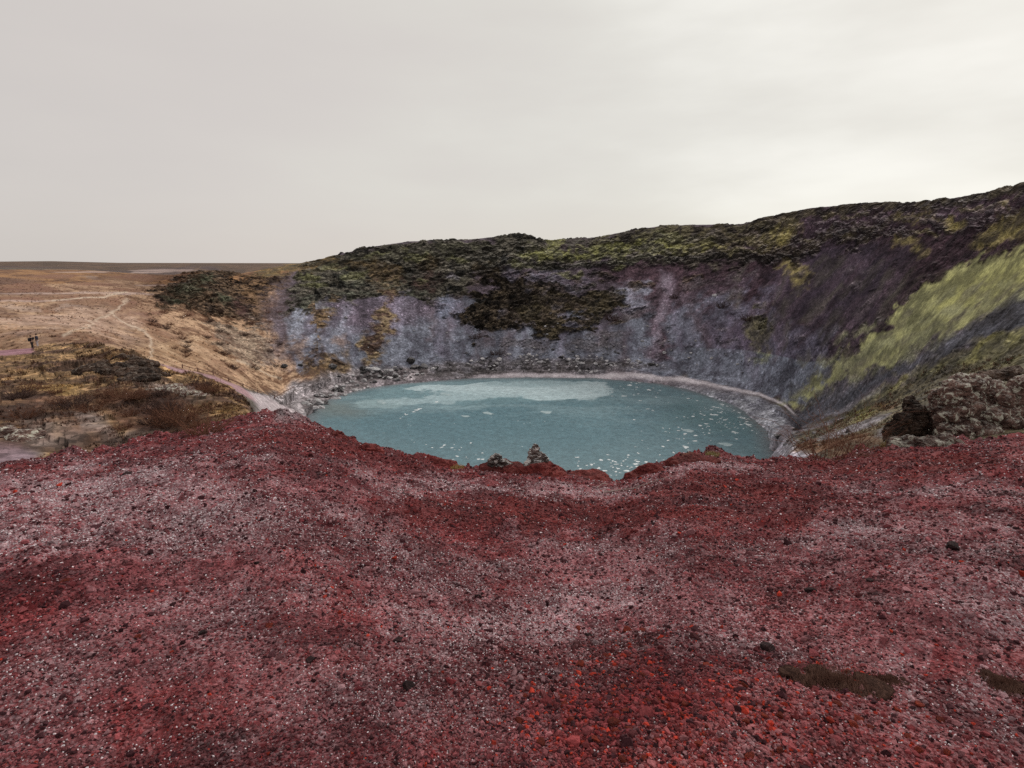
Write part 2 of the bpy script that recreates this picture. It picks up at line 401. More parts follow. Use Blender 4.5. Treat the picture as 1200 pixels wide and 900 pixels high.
# streaks running down the right wall
for i in range(80):
    x0 = random.uniform(860,1090); y0 = random.uniform(300,385); l = random.uniform(25,70)
    dx, dy = -.62, .55 + (x0-900)/900
    if x0 < 930: dx = -.25
    cc = random.choice([(.26,.22,.27),(.07,.05,.06),(.22,.18,.21),(.18,.19,.14)])
    trail([(x0,y0),(x0+dx*l*.5,y0+dy*l*.45),(x0+dx*l,y0+dy*l)], random.uniform(1,2.6), cc, None, None, None, warp=.5, soft=.35, op=.6)
for i in range(60):
    x0 = random.uniform(330,880); y0 = random.uniform(345,400); l = random.uniform(20,50)
    dx = (640 - x0) * .0008 * -1
    cc = random.choice([(.38,.41,.50),(.12,.10,.13),(.30,.27,.36),(.20,.15,.17)])
    trail([(x0,y0),(x0+dx*l,y0+l)], random.uniform(1.5,4), cc, None, None, None, warp=.9, soft=.6, op=.6)
# the craggy cap of the far rim
region([(338,352),(350,330),(380,312),(345,312),(380,300),(430,284),(600,266),(780,255),(870,255),(905,272),(860,300),(780,306),(700,310),(640,314),(560,322),(545,345),(510,352),(470,350),(430,348),(395,352),(370,372),(350,372)], (.028,.027,.024), (.17,.155,.125), 1.0, .8, warp=1.5, k=2.6, brk=1.6)
region([(350,306),(395,298),(410,312),(340,322),(300,322)], (.26,.18,.08), (.10,.085,.055), .3, .4, warp=1, k=1.6, op=.85, brk=1.5)
region([(400,302),(480,288),(600,276),(600,290),(480,304),(440,318)], (.14,.135,.095), (.05,.046,.04), .8,.5, warp=1.4, op=.8, k=2.4, brk=1.5)
for (x,y,dx,dy) in [(455,322,16,10),(430,312,20,5),(572,318,14,8),(500,310,14,6)]:
    blob(x,y,dx,dy,(.22,.16,.08),(.10,.075,.05), warp=1, op=.85)
for (x,y,dx,dy) in [(420,345,26,3),(372,362,18,5),(400,348,14,3),(352,352,12,4),(490,345,14,3),(410,330,16,3),(460,335,12,3)]:
    blob(x,y,dx,dy,(.26,.27,.21),(.06,.06,.05), warp=.9, k=3, op=.8)
blob(500,328,22,14,(.11,.07,.06),(.06,.05,.045), .8,.6, warp=1.1)
region([(690,278),(780,262),(870,262),(905,270),(860,288),(760,292),(690,296)], (.235,.215,.13), (.05,.043,.038), .55,.4, warp=1.5, k=3, op=.8, brk=1.6)
region([(640,282),(690,279),(700,296),(640,300)], (.14,.13,.11), (.12,.09,.10), .6,.5, warp=1.1)
for (x,y,dx,dy) in [(745,290,30,6),(640,296,26,6),(710,292,22,5),(790,285,22,5),(835,286,18,4),(670,300,20,4),(760,300,22,3),(650,286,10,5)]:
    blob(x,y,dx,dy,(.46,.46,.17),(.13,.13,.07), warp=1, k=2.2, op=.85)
region([(885,282),(905,262),(925,255),(940,262),(930,285),(900,292)], (.52,.52,.19), (.17,.165,.09), .6,.3, warp=.8, k=1.5)
region([(850,262),(960,242),(1220,205),(1220,222),(1100,244),(1010,248),(940,258),(930,270),(860,272)], (.16,.16,.095), (.05,.048,.038), .6,.4, warp=1.2, k=2.6, op=.9, brk=1.2)
region([(940,275),(1020,262),(1060,270),(1000,292),(945,300),(880,305)], (.12,.115,.07), (.06,.05,.05), 1.2,.8, warp=1.4, k=2.2, op=.8, brk=2)
for (x,y,dx,dy) in [(1092,257,32,9),(1118,260,18,7),(1070,256,16,5),(930,312,12,6),(1078,300,9,5),(1190,268,26,8),(1165,278,18,8),(945,325,8,10),(1060,285,10,6),(1200,258,22,9)]:
    blob(x,y,dx,dy,(.56,.55,.20),(.16,.15,.085), warp=.9, k=1.8, op=.88)
blob(885,388,10,28,(.36,.37,.22),(.16,.165,.13),.2,.9, rot=12, warp=1.1, k=2); blob(895,370,14,8,(.16,.17,.09),(.08,.08,.06),.6,.8,warp=1)
# dark rock bands under the cap and the middle outcrop
for tr, w in (([(560,312),(640,311),(700,310),(780,304),(850,298),(900,290)], 3.0), ([(560,352),(620,352),(700,348),(735,345)], 6), ([(590,335),(650,337),(700,333)], 2.5), ([(870,300),(960,300)],4)):
    trail(tr, w, (.05,.048,.045), (.09,.085,.07), 2.0, .7, warp=.8, soft=.3)
region([(598,318),(625,316),(632,330),(640,345),(700,340),(722,350),(700,368),(690,378),(655,388),(620,392),(590,388),(560,386),(556,402),(545,385),(540,368),(556,345),(570,322)], (.028,.023,.020), (.14,.11,.08), 2.0, .8, warp=1.6, k=2.8, brk=2.2)
region([(640,352),(730,345),(700,372),(640,388),(610,375)], (.16,.13,.08), (.055,.05,.04), 1.2, .8, warp=1.0, k=2.4, op=.8, brk=2)
for (x,y,dx,dy) in [(600,322,8,9),(640,325,14,9),(668,325,6,9),(685,330,5,8),(622,332,7,5)]:
    blob(x,y,dx,dy,(.30,.28,.36),(.17,.13,.17), .5,.6, warp=.7, op=.8)
for (x,y,dx,dy) in [(742,372,10,10),(690,405,30,12),(610,410,30,8),(820,330,20,8),(860,320,18,7)]:
    blob(x,y,dx,dy,(.12,.10,.10),(.2,.18,.19), .6, .9, warp=1.4, k=2, op=.6)
random.seed(99)
cx_l = [(350,310),(430,290),(480,284),(600,278),(640,284),(700,280),(780,266),(870,264),(950,246),(1050,240),(1200,218)]
for i in range(230):
    x = random.uniform(350, 1190); y = float(np.interp(x, [q[0] for q in cx_l], [q[1] for q in cx_l])) + random.uniform(3, 46)*(1 if x < 900 else .9)
    colr = random.choice([(.022,.02,.018),(.03,.026,.022),(.028,.024,.02),(.28,.27,.20),(.20,.19,.16),(.30,.30,.15)] if x < 960 else [(.03,.024,.026),(.05,.04,.042),(.17,.15,.16),(.30,.30,.14)])
    blob(x, y, random.uniform(4, 18), random.uniform(.8, 2.0), colr, None, random.uniform(.8, 1.8), .5, rot=random.uniform(-10, 6), warp=.8, soft=.3, op=.85)
for i in range(90):
    x = random.gauss(640, 60); y = random.gauss(352, 24)
    if y > 395 or y < 318: continue
    blob(x, y, random.uniform(3, 14), random.uniform(.8, 2.0), random.choice([(.022,.018,.016),(.03,.024,.02),(.18,.14,.12),(.28,.26,.32),(.22,.17,.11)]), None, random.uniform(1, 2), .5, warp=.8, soft=.3, op=.85)
for i in range(70):
    x = random.uniform(760, 1130); y = random.uniform(300, 420)
    blob(x, y, random.uniform(2, 7), random.uniform(.7, 1.4), random.choice([(.03,.025,.028),(.30,.29,.30),(.06,.05,.055)]), None, .8, .6, rot=-15, warp=.6, soft=.3, op=.8)
# gullies with dry grass
region([(368,358),(388,362),(386,392),(382,412),(398,418),(412,438),(370,440),(362,425),(370,405),(360,385)], (.25,.17,.10), (.075,.05,.04), .45,.7, warp=1.5, k=3, brk=1.4)
region([(452,330),(468,338),(462,362),(448,392),(444,425),(428,440),(430,400),(445,370)], (.31,.23,.14), (.11,.07,.055), .45,.7, warp=1.5, k=3, brk=1.4)
region([(380,420),(410,418),(415,438),(385,444)], (.10,.065,.045), (.28,.2,.12), .4,.6, warp=1.4, k=3)
blob(345,410,20,8,(.3,.2,.15),(.13,.08,.06),.3,.5,warp=1.2,op=.7); blob(400,405,12,8,(.4,.26,.2),None,.1,.5,warp=1.2,op=.5); blob(368,435,16,6,(.3,.2,.1),(.13,.08,.05),.3,.4,warp=1)
# pale shore: frosted rubble left of the lake, footpath round the water
region([(305,462),(345,448),(400,436),(500,430),(500,440),(430,452),(385,466),(365,482),(350,492),(325,492)], (.42,.38,.40), (.15,.13,.135), .12, 1, warp=.8, k=2.6)
region([(500,428),(560,420),(720,424),(780,430),(700,437),(600,436),(500,440)], (.24,.22,.24), (.10,.09,.09), .5, 1, warp=.8, k=2.4, op=.85)
trail([(520,444),(560,438),(620,436),(700,436.5),(760,438),(800,443),(850,454),(890,462),(918,474),(934,490),(931,502)], 1.5, (.52,.46,.51), (.32,.27,.30), 0, .2, warp=.15, soft=.2)
SHELF_PATH = [(520,444),(560,438),(620,436),(700,436.5),(760,438),(800,443),(850,454),(890,462),(918,474),(934,490),(931,502)]
region([(770,446),(850,458),(890,466),(915,478),(930,496),(905,516),(890,492),(850,472),(800,458)], (.50,.51,.57), (.20,.20,.24), .1, 1, warp=.3, soft=.3, k=2)
trail(SHELF_PATH, 1.3, (.75,.70,.74), (.5,.45,.48), 0, .1, warp=.15, soft=.2)
trail([(560,441),(640,440),(720,441)], 1.5, (.26,.2,.22), None, 0, .2, warp=.2, soft=.3)
region([(870,530),(905,517),(950,507),(985,512),(960,530),(900,542)], (.46,.43,.50), (.2,.19,.21), .3, .8, warp=.8, k=2, tmin=5)
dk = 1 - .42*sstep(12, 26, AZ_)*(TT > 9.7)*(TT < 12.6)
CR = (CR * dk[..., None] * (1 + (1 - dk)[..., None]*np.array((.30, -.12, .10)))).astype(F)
# right slope: moss, gully, grass
region([(1038,382),(1082,338),(1126,312),(1230,292),(1230,328),(1130,378),(1074,414),(1010,436),(950,462),(928,470),(950,448),(998,414)], (.57,.56,.26), (.24,.235,.12), .05, .1, warp=.6, soft=.3, k=2.3, brk=1.2)
region([(1110,325),(1230,300),(1230,328),(1130,366),(1090,376)], (.54,.53,.20), (.30,.29,.13), .05, .1, warp=1.2, soft=1.0, op=.75, k=2)
for (x,y,dx,dy) in [(1090,350,22,3),(1060,375,24,3),(1120,340,20,2.5),(1030,400,24,3),(1000,425,20,3),(1080,395,16,2.5),(980,445,22,3)]:
    blob(x,y,dx,dy,(.12,.11,.09),(.2,.2,.1), rot=-28, warp=1, op=.7)
random.seed(8)
for i in range(170):
    f_ = random.random(); x = 930 + 260*f_ + random.gauss(0, 18); y = 468 - 130*f_ + random.gauss(0, 16)
    blob(x, y, random.uniform(3, 12), random.uniform(.8, 2), random.choice([(.10,.095,.08),(.15,.13,.12),(.5,.5,.28),(.22,.2,.13)]), None, rot=-30, warp=.6, soft=.3, op=.75)
region([(1240,328),(1240,382),(1150,398),(1080,430),(1010,460),(945,498),(922,486),(950,466),(1010,440),(1074,418),(1130,382)], (.135,.135,.165), (.07,.065,.075), .15, .8, warp=.7, k=1.5)
region([(1240,382),(1130,405),(1060,440),(1010,468),(960,492),(930,512),(960,545),(1060,545),(1240,520)], (.18,.155,.10), (.085,.075,.06), .35, .6, warp=.9, k=2.2, tmin=4.4, brk=1)
for (x,y,dx,dy,rt) in [(1180,402,40,8,-14),(1150,420,24,5,-15),(1090,432,26,4,-20),(1030,462,26,3,-22),(1000,487,20,3,-22),(1185,425,26,6,-10),(1020,485,22,3,-25)]:
    blob(x,y,dx,dy,(.34,.32,.12),(.15,.14,.08), rot=rt, warp=.9, k=1.8, op=.85, tmin=5)
for (x,y,dx,dy,rt) in [(1010,500,40,4,-22),(975,512,26,4,-20),(1040,505,14,4,-20),(1000,472,40,3,-22),(965,497,26,3,-18)]:
    blob(x,y,dx,dy,(.34,.32,.37),(.17,.16,.17), rot=rt, warp=.8, k=1.8, op=.8, tmin=5)
for (x,y,dx,dy) in [(965,525,34,10),(1035,478,14,4),(1010,515,24,5)]:
    blob(x,y,dx,dy,(.17,.085,.05),(.10,.07,.045), warp=.9, k=1.6, op=.85, tmin=5)
region([(1160,400),(1240,410),(1240,445),(1150,440)], (.15,.13,.09), (.09,.08,.06), .2,.4, warp=1, op=.6, tmin=5)
# mound on the left
region([(-200,405),(60,402),(120,402),(170,420),(240,440),(285,462),(305,488),(300,520),(150,560),(-200,580)], (.33,.21,.11), (.11,.065,.045), .45, 1.0, warp=.4, k=3.0, tmin=4.4, tmax=7.15)
for (x,y,dx,dy) in [(90,465,50,7),(40,455,30,5),(70,455,20,4),(250,480,30,6),(230,475,18,5)]:
    blob(x,y,dx,dy,(.46,.30,.12),(.20,.12,.06), .3,.8, warp=1.4, k=3, op=.85, tmin=4.4, tmax=7.1)
for (x,y,dx,dy) in [(30,480,40,10),(110,480,40,8),(170,492,34,9),(150,470,30,7),(230,455,14,8),(275,463,14,6),(60,495,30,6),(245,498,18,5),(190,478,28,8),(20,505,30,8),(100,505,34,5)]:
    blob(x,y,dx,dy,(.13,.06,.05),(.06,.035,.03), .4,.7, warp=1.5, k=2.5, op=.85, tmin=4.4, tmax=7.1)
for (x,y,dx,dy) in [(60,515,34,7),(25,530,30,7),(140,512,24,4),(200,460,26,4),(225,466,14,5),(110,500,18,3),(170,506,20,3),(175,455,14,2)]:
    blob(x,y,dx,dy,(.36,.32,.33),(.13,.10,.09), .5,.9, warp=1.3, k=3, op=.75, tmin=4.4, tmax=7.1)
region([(-200,404),(20,403),(46,402),(40,413),(0,418),(-200,424)], (.40,.23,.27), (.30,.15,.18), 0, .1, warp=.15, soft=.2, tmin=5, tmax=7.6)
region([(-200,522),(20,520),(45,530),(30,550),(-200,570)], (.26,.19,.22), (.17,.11,.12), .1,.5, warp=.8, tmin=4.2, tmax=6.5)
trail([(188,430),(215,437),(250,444),(275,454),(297,466),(318,482),(332,494)], 3.4, (.42,.27,.29), (.33,.2,.22), 0,.1, warp=.12, soft=.25, tmin=7.05)
region([(290,458),(312,464),(345,482),(345,496),(318,492),(300,474)], (.52,.45,.47), (.40,.34,.36), .05,.4, warp=.5, soft=.5, tmin=6.6)
# foreground: frost patches, darker and brighter scoria
for (x,y,dx,dy,f) in [(60,580,150,22,.85),(180,560,120,10,.75),(30,640,130,34,.7),(250,600,150,24,.6),(230,640,90,18,.55),(180,700,100,20,.4),(480,570,70,7,.75),(370,490,24,9,.8),(400,580,60,8,.6),(600,574,90,6,.8),(690,576,60,6,.75),(840,550,60,8,.7),(560,720,120,22,.6),(470,660,90,18,.5),(750,690,130,34,.65),(850,740,90,26,.75),(700,640,110,18,.5),(1050,620,130,20,.7),(1150,690,110,40,.75),(960,655,80,16,.5),(1040,740,90,20,.55),(1090,575,120,10,.5),(40,850,90,22,.55),(130,770,90,18,.35),(420,830,80,24,.4),(600,860,60,20,.4),(880,860,50,12,.55),(300,750,90,14,.45),(1110,880,60,16,.4)]:
    blob(x,y,dx,dy,(.34,.12,.135),(.16,.035,.042), None,None,min(1,f*1.3), warp=1.7, soft=1.0, op=.9, tmax=4.2, k=1.6)
for (x,y,dx,dy) in [(620,600,170,14),(420,520,80,14),(860,575,120,12),(1060,545,140,8),(480,545,60,8),(700,600,130,10),(900,600,100,8),(330,520,60,10)]:
    blob(x,y,dx,dy,(.20,.036,.034),(.13,.028,.03), None,None,.06, warp=1.3, soft=.7, op=.85, tmax=4.2)
HOT = np.zeros((NR, NC), F)
def hot(x, y, dx, dy, v):
    q = [hit(x + dx*math.cos(i/6*math.pi), y + dy*math.sin(i/6*math.pi)) for i in range(12)]
    P = np.array(q); P[:, 1] *= SM; P[:, 0] /= 3.2
    d = sd_poly(AZ_[:420]/3.2 + W1[:420]*1.5, T_[:420] + W2[:420]*1.5, P); HOT[:420] = np.maximum(HOT[:420], v*sstep(.8, -.8, d))
hot(800,850,160,40,.9); hot(700,800,110,30,.5); hot(640,830,70,30,.7); hot(1030,850,120,40,.45); hot(420,700,60,14,.25); hot(950,820,60,30,.8); hot(750,740,50,15,.3)
blob(800,850,150,36,(.34,.05,.045),(.22,.035,.04),None,None,.10,warp=1.5,soft=.8,op=.85,tmax=3)
blob(1060,860,130,36,(.27,.05,.055),(.19,.045,.05),None,None,.18,warp=1.5,soft=.8,op=.8,tmax=3)
# downhill streaks over the screes
sk = sstep(12, 30, AZ_)
uu = AZ_ - 1.4*(T_ - 50)*sk
st1 = fbm(uu + 300, T_*.10 + W1*.15, wl=.9, octv=4, gain=.7, seed=701); st2 = fbm(uu + 100, T_*.07, wl=2.6, octv=3, gain=.7, seed=707)
scr = np.clip(RUB*1.3, 0, 1) * np.clip(1.15 - ROUGH*1.6, 0, 1) * (TT > 9.05) * (TT < 12.4) * (AA > -23)
CR = np.clip(CR * np.exp(scr*(st1*.62 + st2*.42 - .05))[..., None], 0, .8).astype(F)
print('regions done')

# ------------------------------------------------------------------ relief
gx = np.gradient(X, axis=1); gy = np.gradient(Y, axis=1); gz = np.gradient(Z, axis=1)
hx = np.gradient(X, axis=0); hy = np.gradient(Y, axis=0); hz = np.gradient(Z, axis=0)
nx, ny, nz = gy*hz - gz*hy, gz*hx - gx*hz, gx*hy - gy*hx
nl = np.sqrt(nx*nx + ny*ny + nz*nz) + 1e-9; nx, ny, nz = nx/nl, ny/nl, nz/nl
s_ = np.where(nz < 0, -1, 1); nx, ny, nz = nx*s_, ny*s_, nz*s_
fs = slice(0, int(np.searchsorted(ts, 4.6)))
dz = np.zeros_like(Z)
g = fbm(X[fs], Y[fs], wl=4.5, octv=3, seed=61) * .18 + fbm(X[fs], Y[fs], wl=1.0, octv=3, seed=62) * .07 + np.maximum(fbm(X[fs], Y[fs], wl=.42, octv=3, gain=.65, seed=66)-.1, 0) * .17
fine = fbm(X[fs], Y[fs], wl=.16, octv=3, gain=.7, seed=63) * .022 * sstep(12, 5, R[fs])
lump = (np.maximum(fbm(X[fs], Y[fs], wl=1.1, octv=4, gain=.7, seed=64), -.05) * .62 + blocks(X[fs], Y[fs], Z[fs], .5, 69)*.04 - .12) * sstep(3.55, 3.95, TT[fs])
near_calm = sstep(.8, 4, R[fs])
dz[fs] = (g * near_calm + fine + lump) * (1 - sstep(4.3, 4.6, TT[fs]))
ms = slice(int(np.searchsorted(ts, 4.3)), int(np.searchsorted(ts, 14.2)))
rel = fbm(X[ms], Y[ms], Z[ms], wl=7, octv=4, gain=.55, seed=71)
rid = 1 - 2*np.abs(fbm(X[ms], Y[ms], Z[ms]*1.8, wl=4.5, octv=4, gain=.6, seed=75))
blk = fbm(X[ms], Y[ms], Z[ms]*2.2, wl=2.6, octv=3, gain=.7, seed=81)
smallr = fbm(X[ms], Y[ms], Z[ms], wl=1.1, octv=2, gain=.7, seed=85)
ter = ((Z[ms] + rel*4.0) / 3.1); ter = (sstep(.15, .85, ter - np.floor(ter)) - (ter - np.floor(ter)))
lod = np.clip(R[ms] / 60, .35, 1)
amp = ROUGH[ms] * lod
bl1 = blocks(X[ms], Y[ms], Z[ms], 3.0, 301); bl2 = blocks(X[ms], Y[ms], Z[ms], 1.3, 307)
disp = amp * (rid*.35 + blk*.35 + bl1*.62 + bl2*.42 + ter*.75*sstep(9.5, 10.5, TT[ms])) + rel * (.06 + .35*amp) + smallr * (RUB[ms]*.045 + ROUGH[ms]*.12) * lod
edge = sstep(4.3, 4.8, TT[ms]) * np.where((TT[ms] > 6), np.clip(SD[ms]/3, 0, 1), 1)
disp = disp * edge * (1 - sstep(13, 14, TT[ms]))
X[ms] += nx[ms]*disp; Y[ms] += ny[ms]*disp; dz[ms] += nz[ms]*disp
Z = Z + dz
P3 = np.stack([X, Y, Z + EYE], -1).astype(F)
# ledges hold frost and moss, steep faces are bare dark rock: colour by the slope of the finished relief
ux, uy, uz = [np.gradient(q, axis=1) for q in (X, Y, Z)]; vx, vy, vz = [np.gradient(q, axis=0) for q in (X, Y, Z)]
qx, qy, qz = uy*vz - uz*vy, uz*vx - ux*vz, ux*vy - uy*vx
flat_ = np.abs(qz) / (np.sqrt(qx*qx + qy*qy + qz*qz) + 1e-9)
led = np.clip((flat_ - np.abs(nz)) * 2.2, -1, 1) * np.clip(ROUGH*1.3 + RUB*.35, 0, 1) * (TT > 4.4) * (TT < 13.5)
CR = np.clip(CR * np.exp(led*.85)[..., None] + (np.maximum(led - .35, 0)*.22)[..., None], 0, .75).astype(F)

def surf(a_, t_):
    """final surface point at azimuth / contour number"""
    c = np.interp(a_, az, np.arange(NC)); r = np.interp(t_, ts, np.arange(NR))
    c0 = np.minimum(np.floor(c).astype(int), NC-2); r0_ = np.minimum(np.floor(r).astype(int), NR-2)
    fc = np.asarray(c - c0)[..., None]; fr = np.asarray(r - r0_)[..., None]
    return (P3[r0_, c0]*(1-fc) + P3[r0_, c0+1]*fc)*(1-fr) + (P3[r0_+1, c0]*(1-fc) + P3[r0_+1, c0+1]*fc)*fr
def spot(px, py):
    return Vector([float(v) for v in surf(*[np.array(q) for q in hit(px, py)])])
def ground_z(x, y):
    a_ = math.degrees(math.atan2(x, y)); r = math.hypot(x, y)
    c = int(round(np.interp(a_, az, np.arange(NC))))
    return float(np.interp(r, np.hypot(P3[:, c, 0], P3[:, c, 1]), P3[:, c, 2]))

def grid_object(name, rows, cols, mat, with_frost=False):
    r_a, r_b = rows; c_a, c_b = cols
    v = P3[r_a:r_b+1, c_a:c_b+1]; n_r, n_c = v.shape[:2]
    idx = np.arange(n_r*n_c).reshape(n_r, n_c)
    f = np.stack([idx[:-1, :-1], idx[:-1, 1:], idx[1:, 1:], idx[1:, :-1]], -1).reshape(-1, 4)
    me = raw_mesh(name, v.reshape(-1, 3), f)
    me.polygons.foreach_set('use_smooth', np.full(len(f), mat is MAT_NEAR))
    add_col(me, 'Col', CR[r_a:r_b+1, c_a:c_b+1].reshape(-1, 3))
    add_float(me, 'Rubble', RUB[r_a:r_b+1, c_a:c_b+1].ravel())
    add_float(me, 'Frost', FRO[r_a:r_b+1, c_a:c_b+1].ravel())
    me.materials.append(mat)
    o = link(bpy.data.objects.new(name, me)); o['kind'] = 'structure'; return o
rA = int(np.searchsorted(ts, 4.45)); rM = int(np.searchsorted(ts, 7.1)); rP = int(np.searchsorted(ts, 13.0))
cL = int(np.searchsorted(az, -21.5))
grid_object('ground', (0, rA), (0, NC-1), MAT_NEAR)
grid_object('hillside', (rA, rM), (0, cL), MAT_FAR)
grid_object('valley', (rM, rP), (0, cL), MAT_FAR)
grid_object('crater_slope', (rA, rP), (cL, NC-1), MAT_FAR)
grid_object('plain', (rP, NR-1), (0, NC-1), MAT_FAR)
# patch under the viewer's feet
v = np.concatenate([P3[0], [[0, 0, 0]]]); k_ = len(v)-1
me = raw_mesh('foot', v, np.array([[i, k_, (i+1) % NC] for i in range(NC-1)])[:, ::-1], 3)
add_col(me, 'Col', np.tile(np.array(RED, F), (len(v), 1))); add_float(me, 'Frost', np.full(len(v), .2)); me.materials.append(MAT_NEAR)
o = link(bpy.data.objects.new('ground_underfoot', me)); o['kind'] = 'structure'
print('terrain done', NR, NC)

# ------------------------------------------------------------------ lake
M = Mat('half frozen lake', .35, .5)
base = M.attr('Col')
c = M.mix(base, M.ramp(M.noise(.5, 6, .75), [(.35, .72), (.5, 1.0), (.66, 1.3)]), .6, 'MULTIPLY')
c = M.mix(c, M.ramp(M.noise(2.2, 4, .7), [(.38, .72), (.62, 1.28)]), .6, 'MULTIPLY')
vo = M.voro(1.3, 'Color'); sv = M.n.new('ShaderNodeSeparateColor'); M.l.new(vo, sv.inputs[0])
fl = M.math('MULTIPLY', M.ramp(sv.outputs[0], [(.955, 0.0), (.96, 1.0)]), M.ramp(M.noise(.09, 3), [(.5, .0), (.6, 1.0)]))
fl = M.math('MULTIPLY', fl, M.ramp(M.voro(1.3), [(.18, 1.0), (.3, 0.0)]))
c = M.mix(c, (.55,.64,.67), fl)
M.color(c)
M.l.new(M.ramp(M.noise(.8, 4, .7), [(.4, .28), (.6, .55)]), M.b.inputs['Roughness'])
M.b.inputs['IOR'].default_value = 1.33
M.bump(M.noise(3.0, 4, .7), .25, .03)
cx, cy = shore.mean(0)
n1, n2 = 300, 300
gxs = np.linspace(shore[:, 0].min()-5, shore[:, 0].max()+5, n1); gys = np.linspace(shore[:, 1].min()-5, shore[:, 1].max()+5, n2)
GX, GY = np.meshgrid(gxs, gys)
sdl = sd_poly(GX, GY, shore)
wa = fbm(GX, GY, wl=16, octv=5, gain=.6, seed=90); wb = fbm(GX, GY, wl=16, octv=5, gain=.6, seed=95)
lc = np.zeros(GX.shape + (3,), F) + np.array((.14, .232, .268), F)
def lk(px, py, dx, dy, c_, soft, op, warp):
    global lc
    P = np.array([at_level(px + dx*math.cos(i/8*math.pi), py + dy*math.sin(i/8*math.pi), LZ) for i in range(16)])
    d = sd_poly(GX + wa*warp, GY + wb*warp, P); m = (op*sstep(soft, -soft, d))[..., None]
    lc = lc*(1-m) + np.array(c_, F)*m
lk(620,500,260,30,(.10,.20,.245),14,.7,8)
film = fbm(GX*.45, GY, wl=11, octv=6, gain=.66, seed=97)
m = (sstep(.0, .32, film)*sstep(cy-25, cy+25, GY)*.40)[..., None]; lc = lc*(1-m) + np.array((.28,.40,.44), F)*m
lk(860,480,60,26,(.12,.22,.24),6,.6,6)
lk(560,462,120,10,(.20,.33,.37),4,.65,7)
lk(600,454,100,8,(.50,.63,.67),.9,.9,11)
lk(560,462,50,6,(.42,.55,.59),.8,.8,9)
lk(655,464,44,6,(.50,.63,.67),.8,.85,8)
lk(690,460,18,12,(.48,.60,.64),.8,.75,7)
lk(455,471,26,5,(.30,.42,.45),1,.8,7); lk(505,468,40,4,(.38,.51,.55),.8,.8,8); lk(540,476,30,3,(.26,.39,.43),.8,.6,8); lk(400,480,30,10,(.16,.20,.20),5,.8,5)
lk(620,449,60,4,(.26,.38,.42),2,.6,4)
lk(845,475,22,8,(.22,.32,.35),3,.6,5); lk(785,497,12,14,(.14,.25,.28),3,.6,5)
m = sstep(-5, 0, sdl)[..., None]*.65; lc = lc*(1-m) + np.array((.17,.17,.18), F)*m
keep = sdl < 2.5
idx = np.arange(n1*n2).reshape(n2, n1)
fc = np.stack([idx[:-1, :-1], idx[:-1, 1:], idx[1:, 1:], idx[1:, :-1]], -1)[keep[:-1, :-1]].reshape(-1, 4)
used, inv = np.unique(fc, return_inverse=True)
vv = np.stack([GX.ravel(), GY.ravel(), np.full(GX.size, LZ + EYE)], -1)[used]
me = raw_mesh('water', vv, inv.reshape(-1, 4)); add_col(me, 'Col', lc.reshape(-1, 3)[used]); me.materials.append(M.m)
o = link(bpy.data.objects.new('lake_water', me)); o['kind'] = 'structure'

# ------------------------------------------------------------------ stones
def ico(sub):
    bm = bmesh.new(); bmesh.ops.create_icosphere(bm, subdivisions=sub, radius=1)
    v = np.array([q.co[:] for q in bm.verts]); f = np.array([[q.index for q in t.verts] for t in bm.faces]); bm.free(); return v, f
ICO1, ICO2 = ico(1), ico(2)
def rock_shape(sub, seed, cuts=7, rough=.22, flat=1.0):
    v, f = ico(sub); r = np.random.default_rng(seed)
    for _ in range(cuts):                                   # plane cuts give broken faces
        n = r.normal(size=3); n /= np.linalg.norm(n); d = r.uniform(.55, .85)
        s = v @ n; v = v - np.outer(np.maximum(s - d, 0), n)
    q = v*1.0
    a_ = fbm(q[:, 0]+seed*7.1, q[:, 1]+3, q[:, 2], wl=.9, octv=4, gain=.6, seed=seed)
    v = v * (1 + rough*a_)[:, None]
    v[:, 2] *= flat
    return v, f

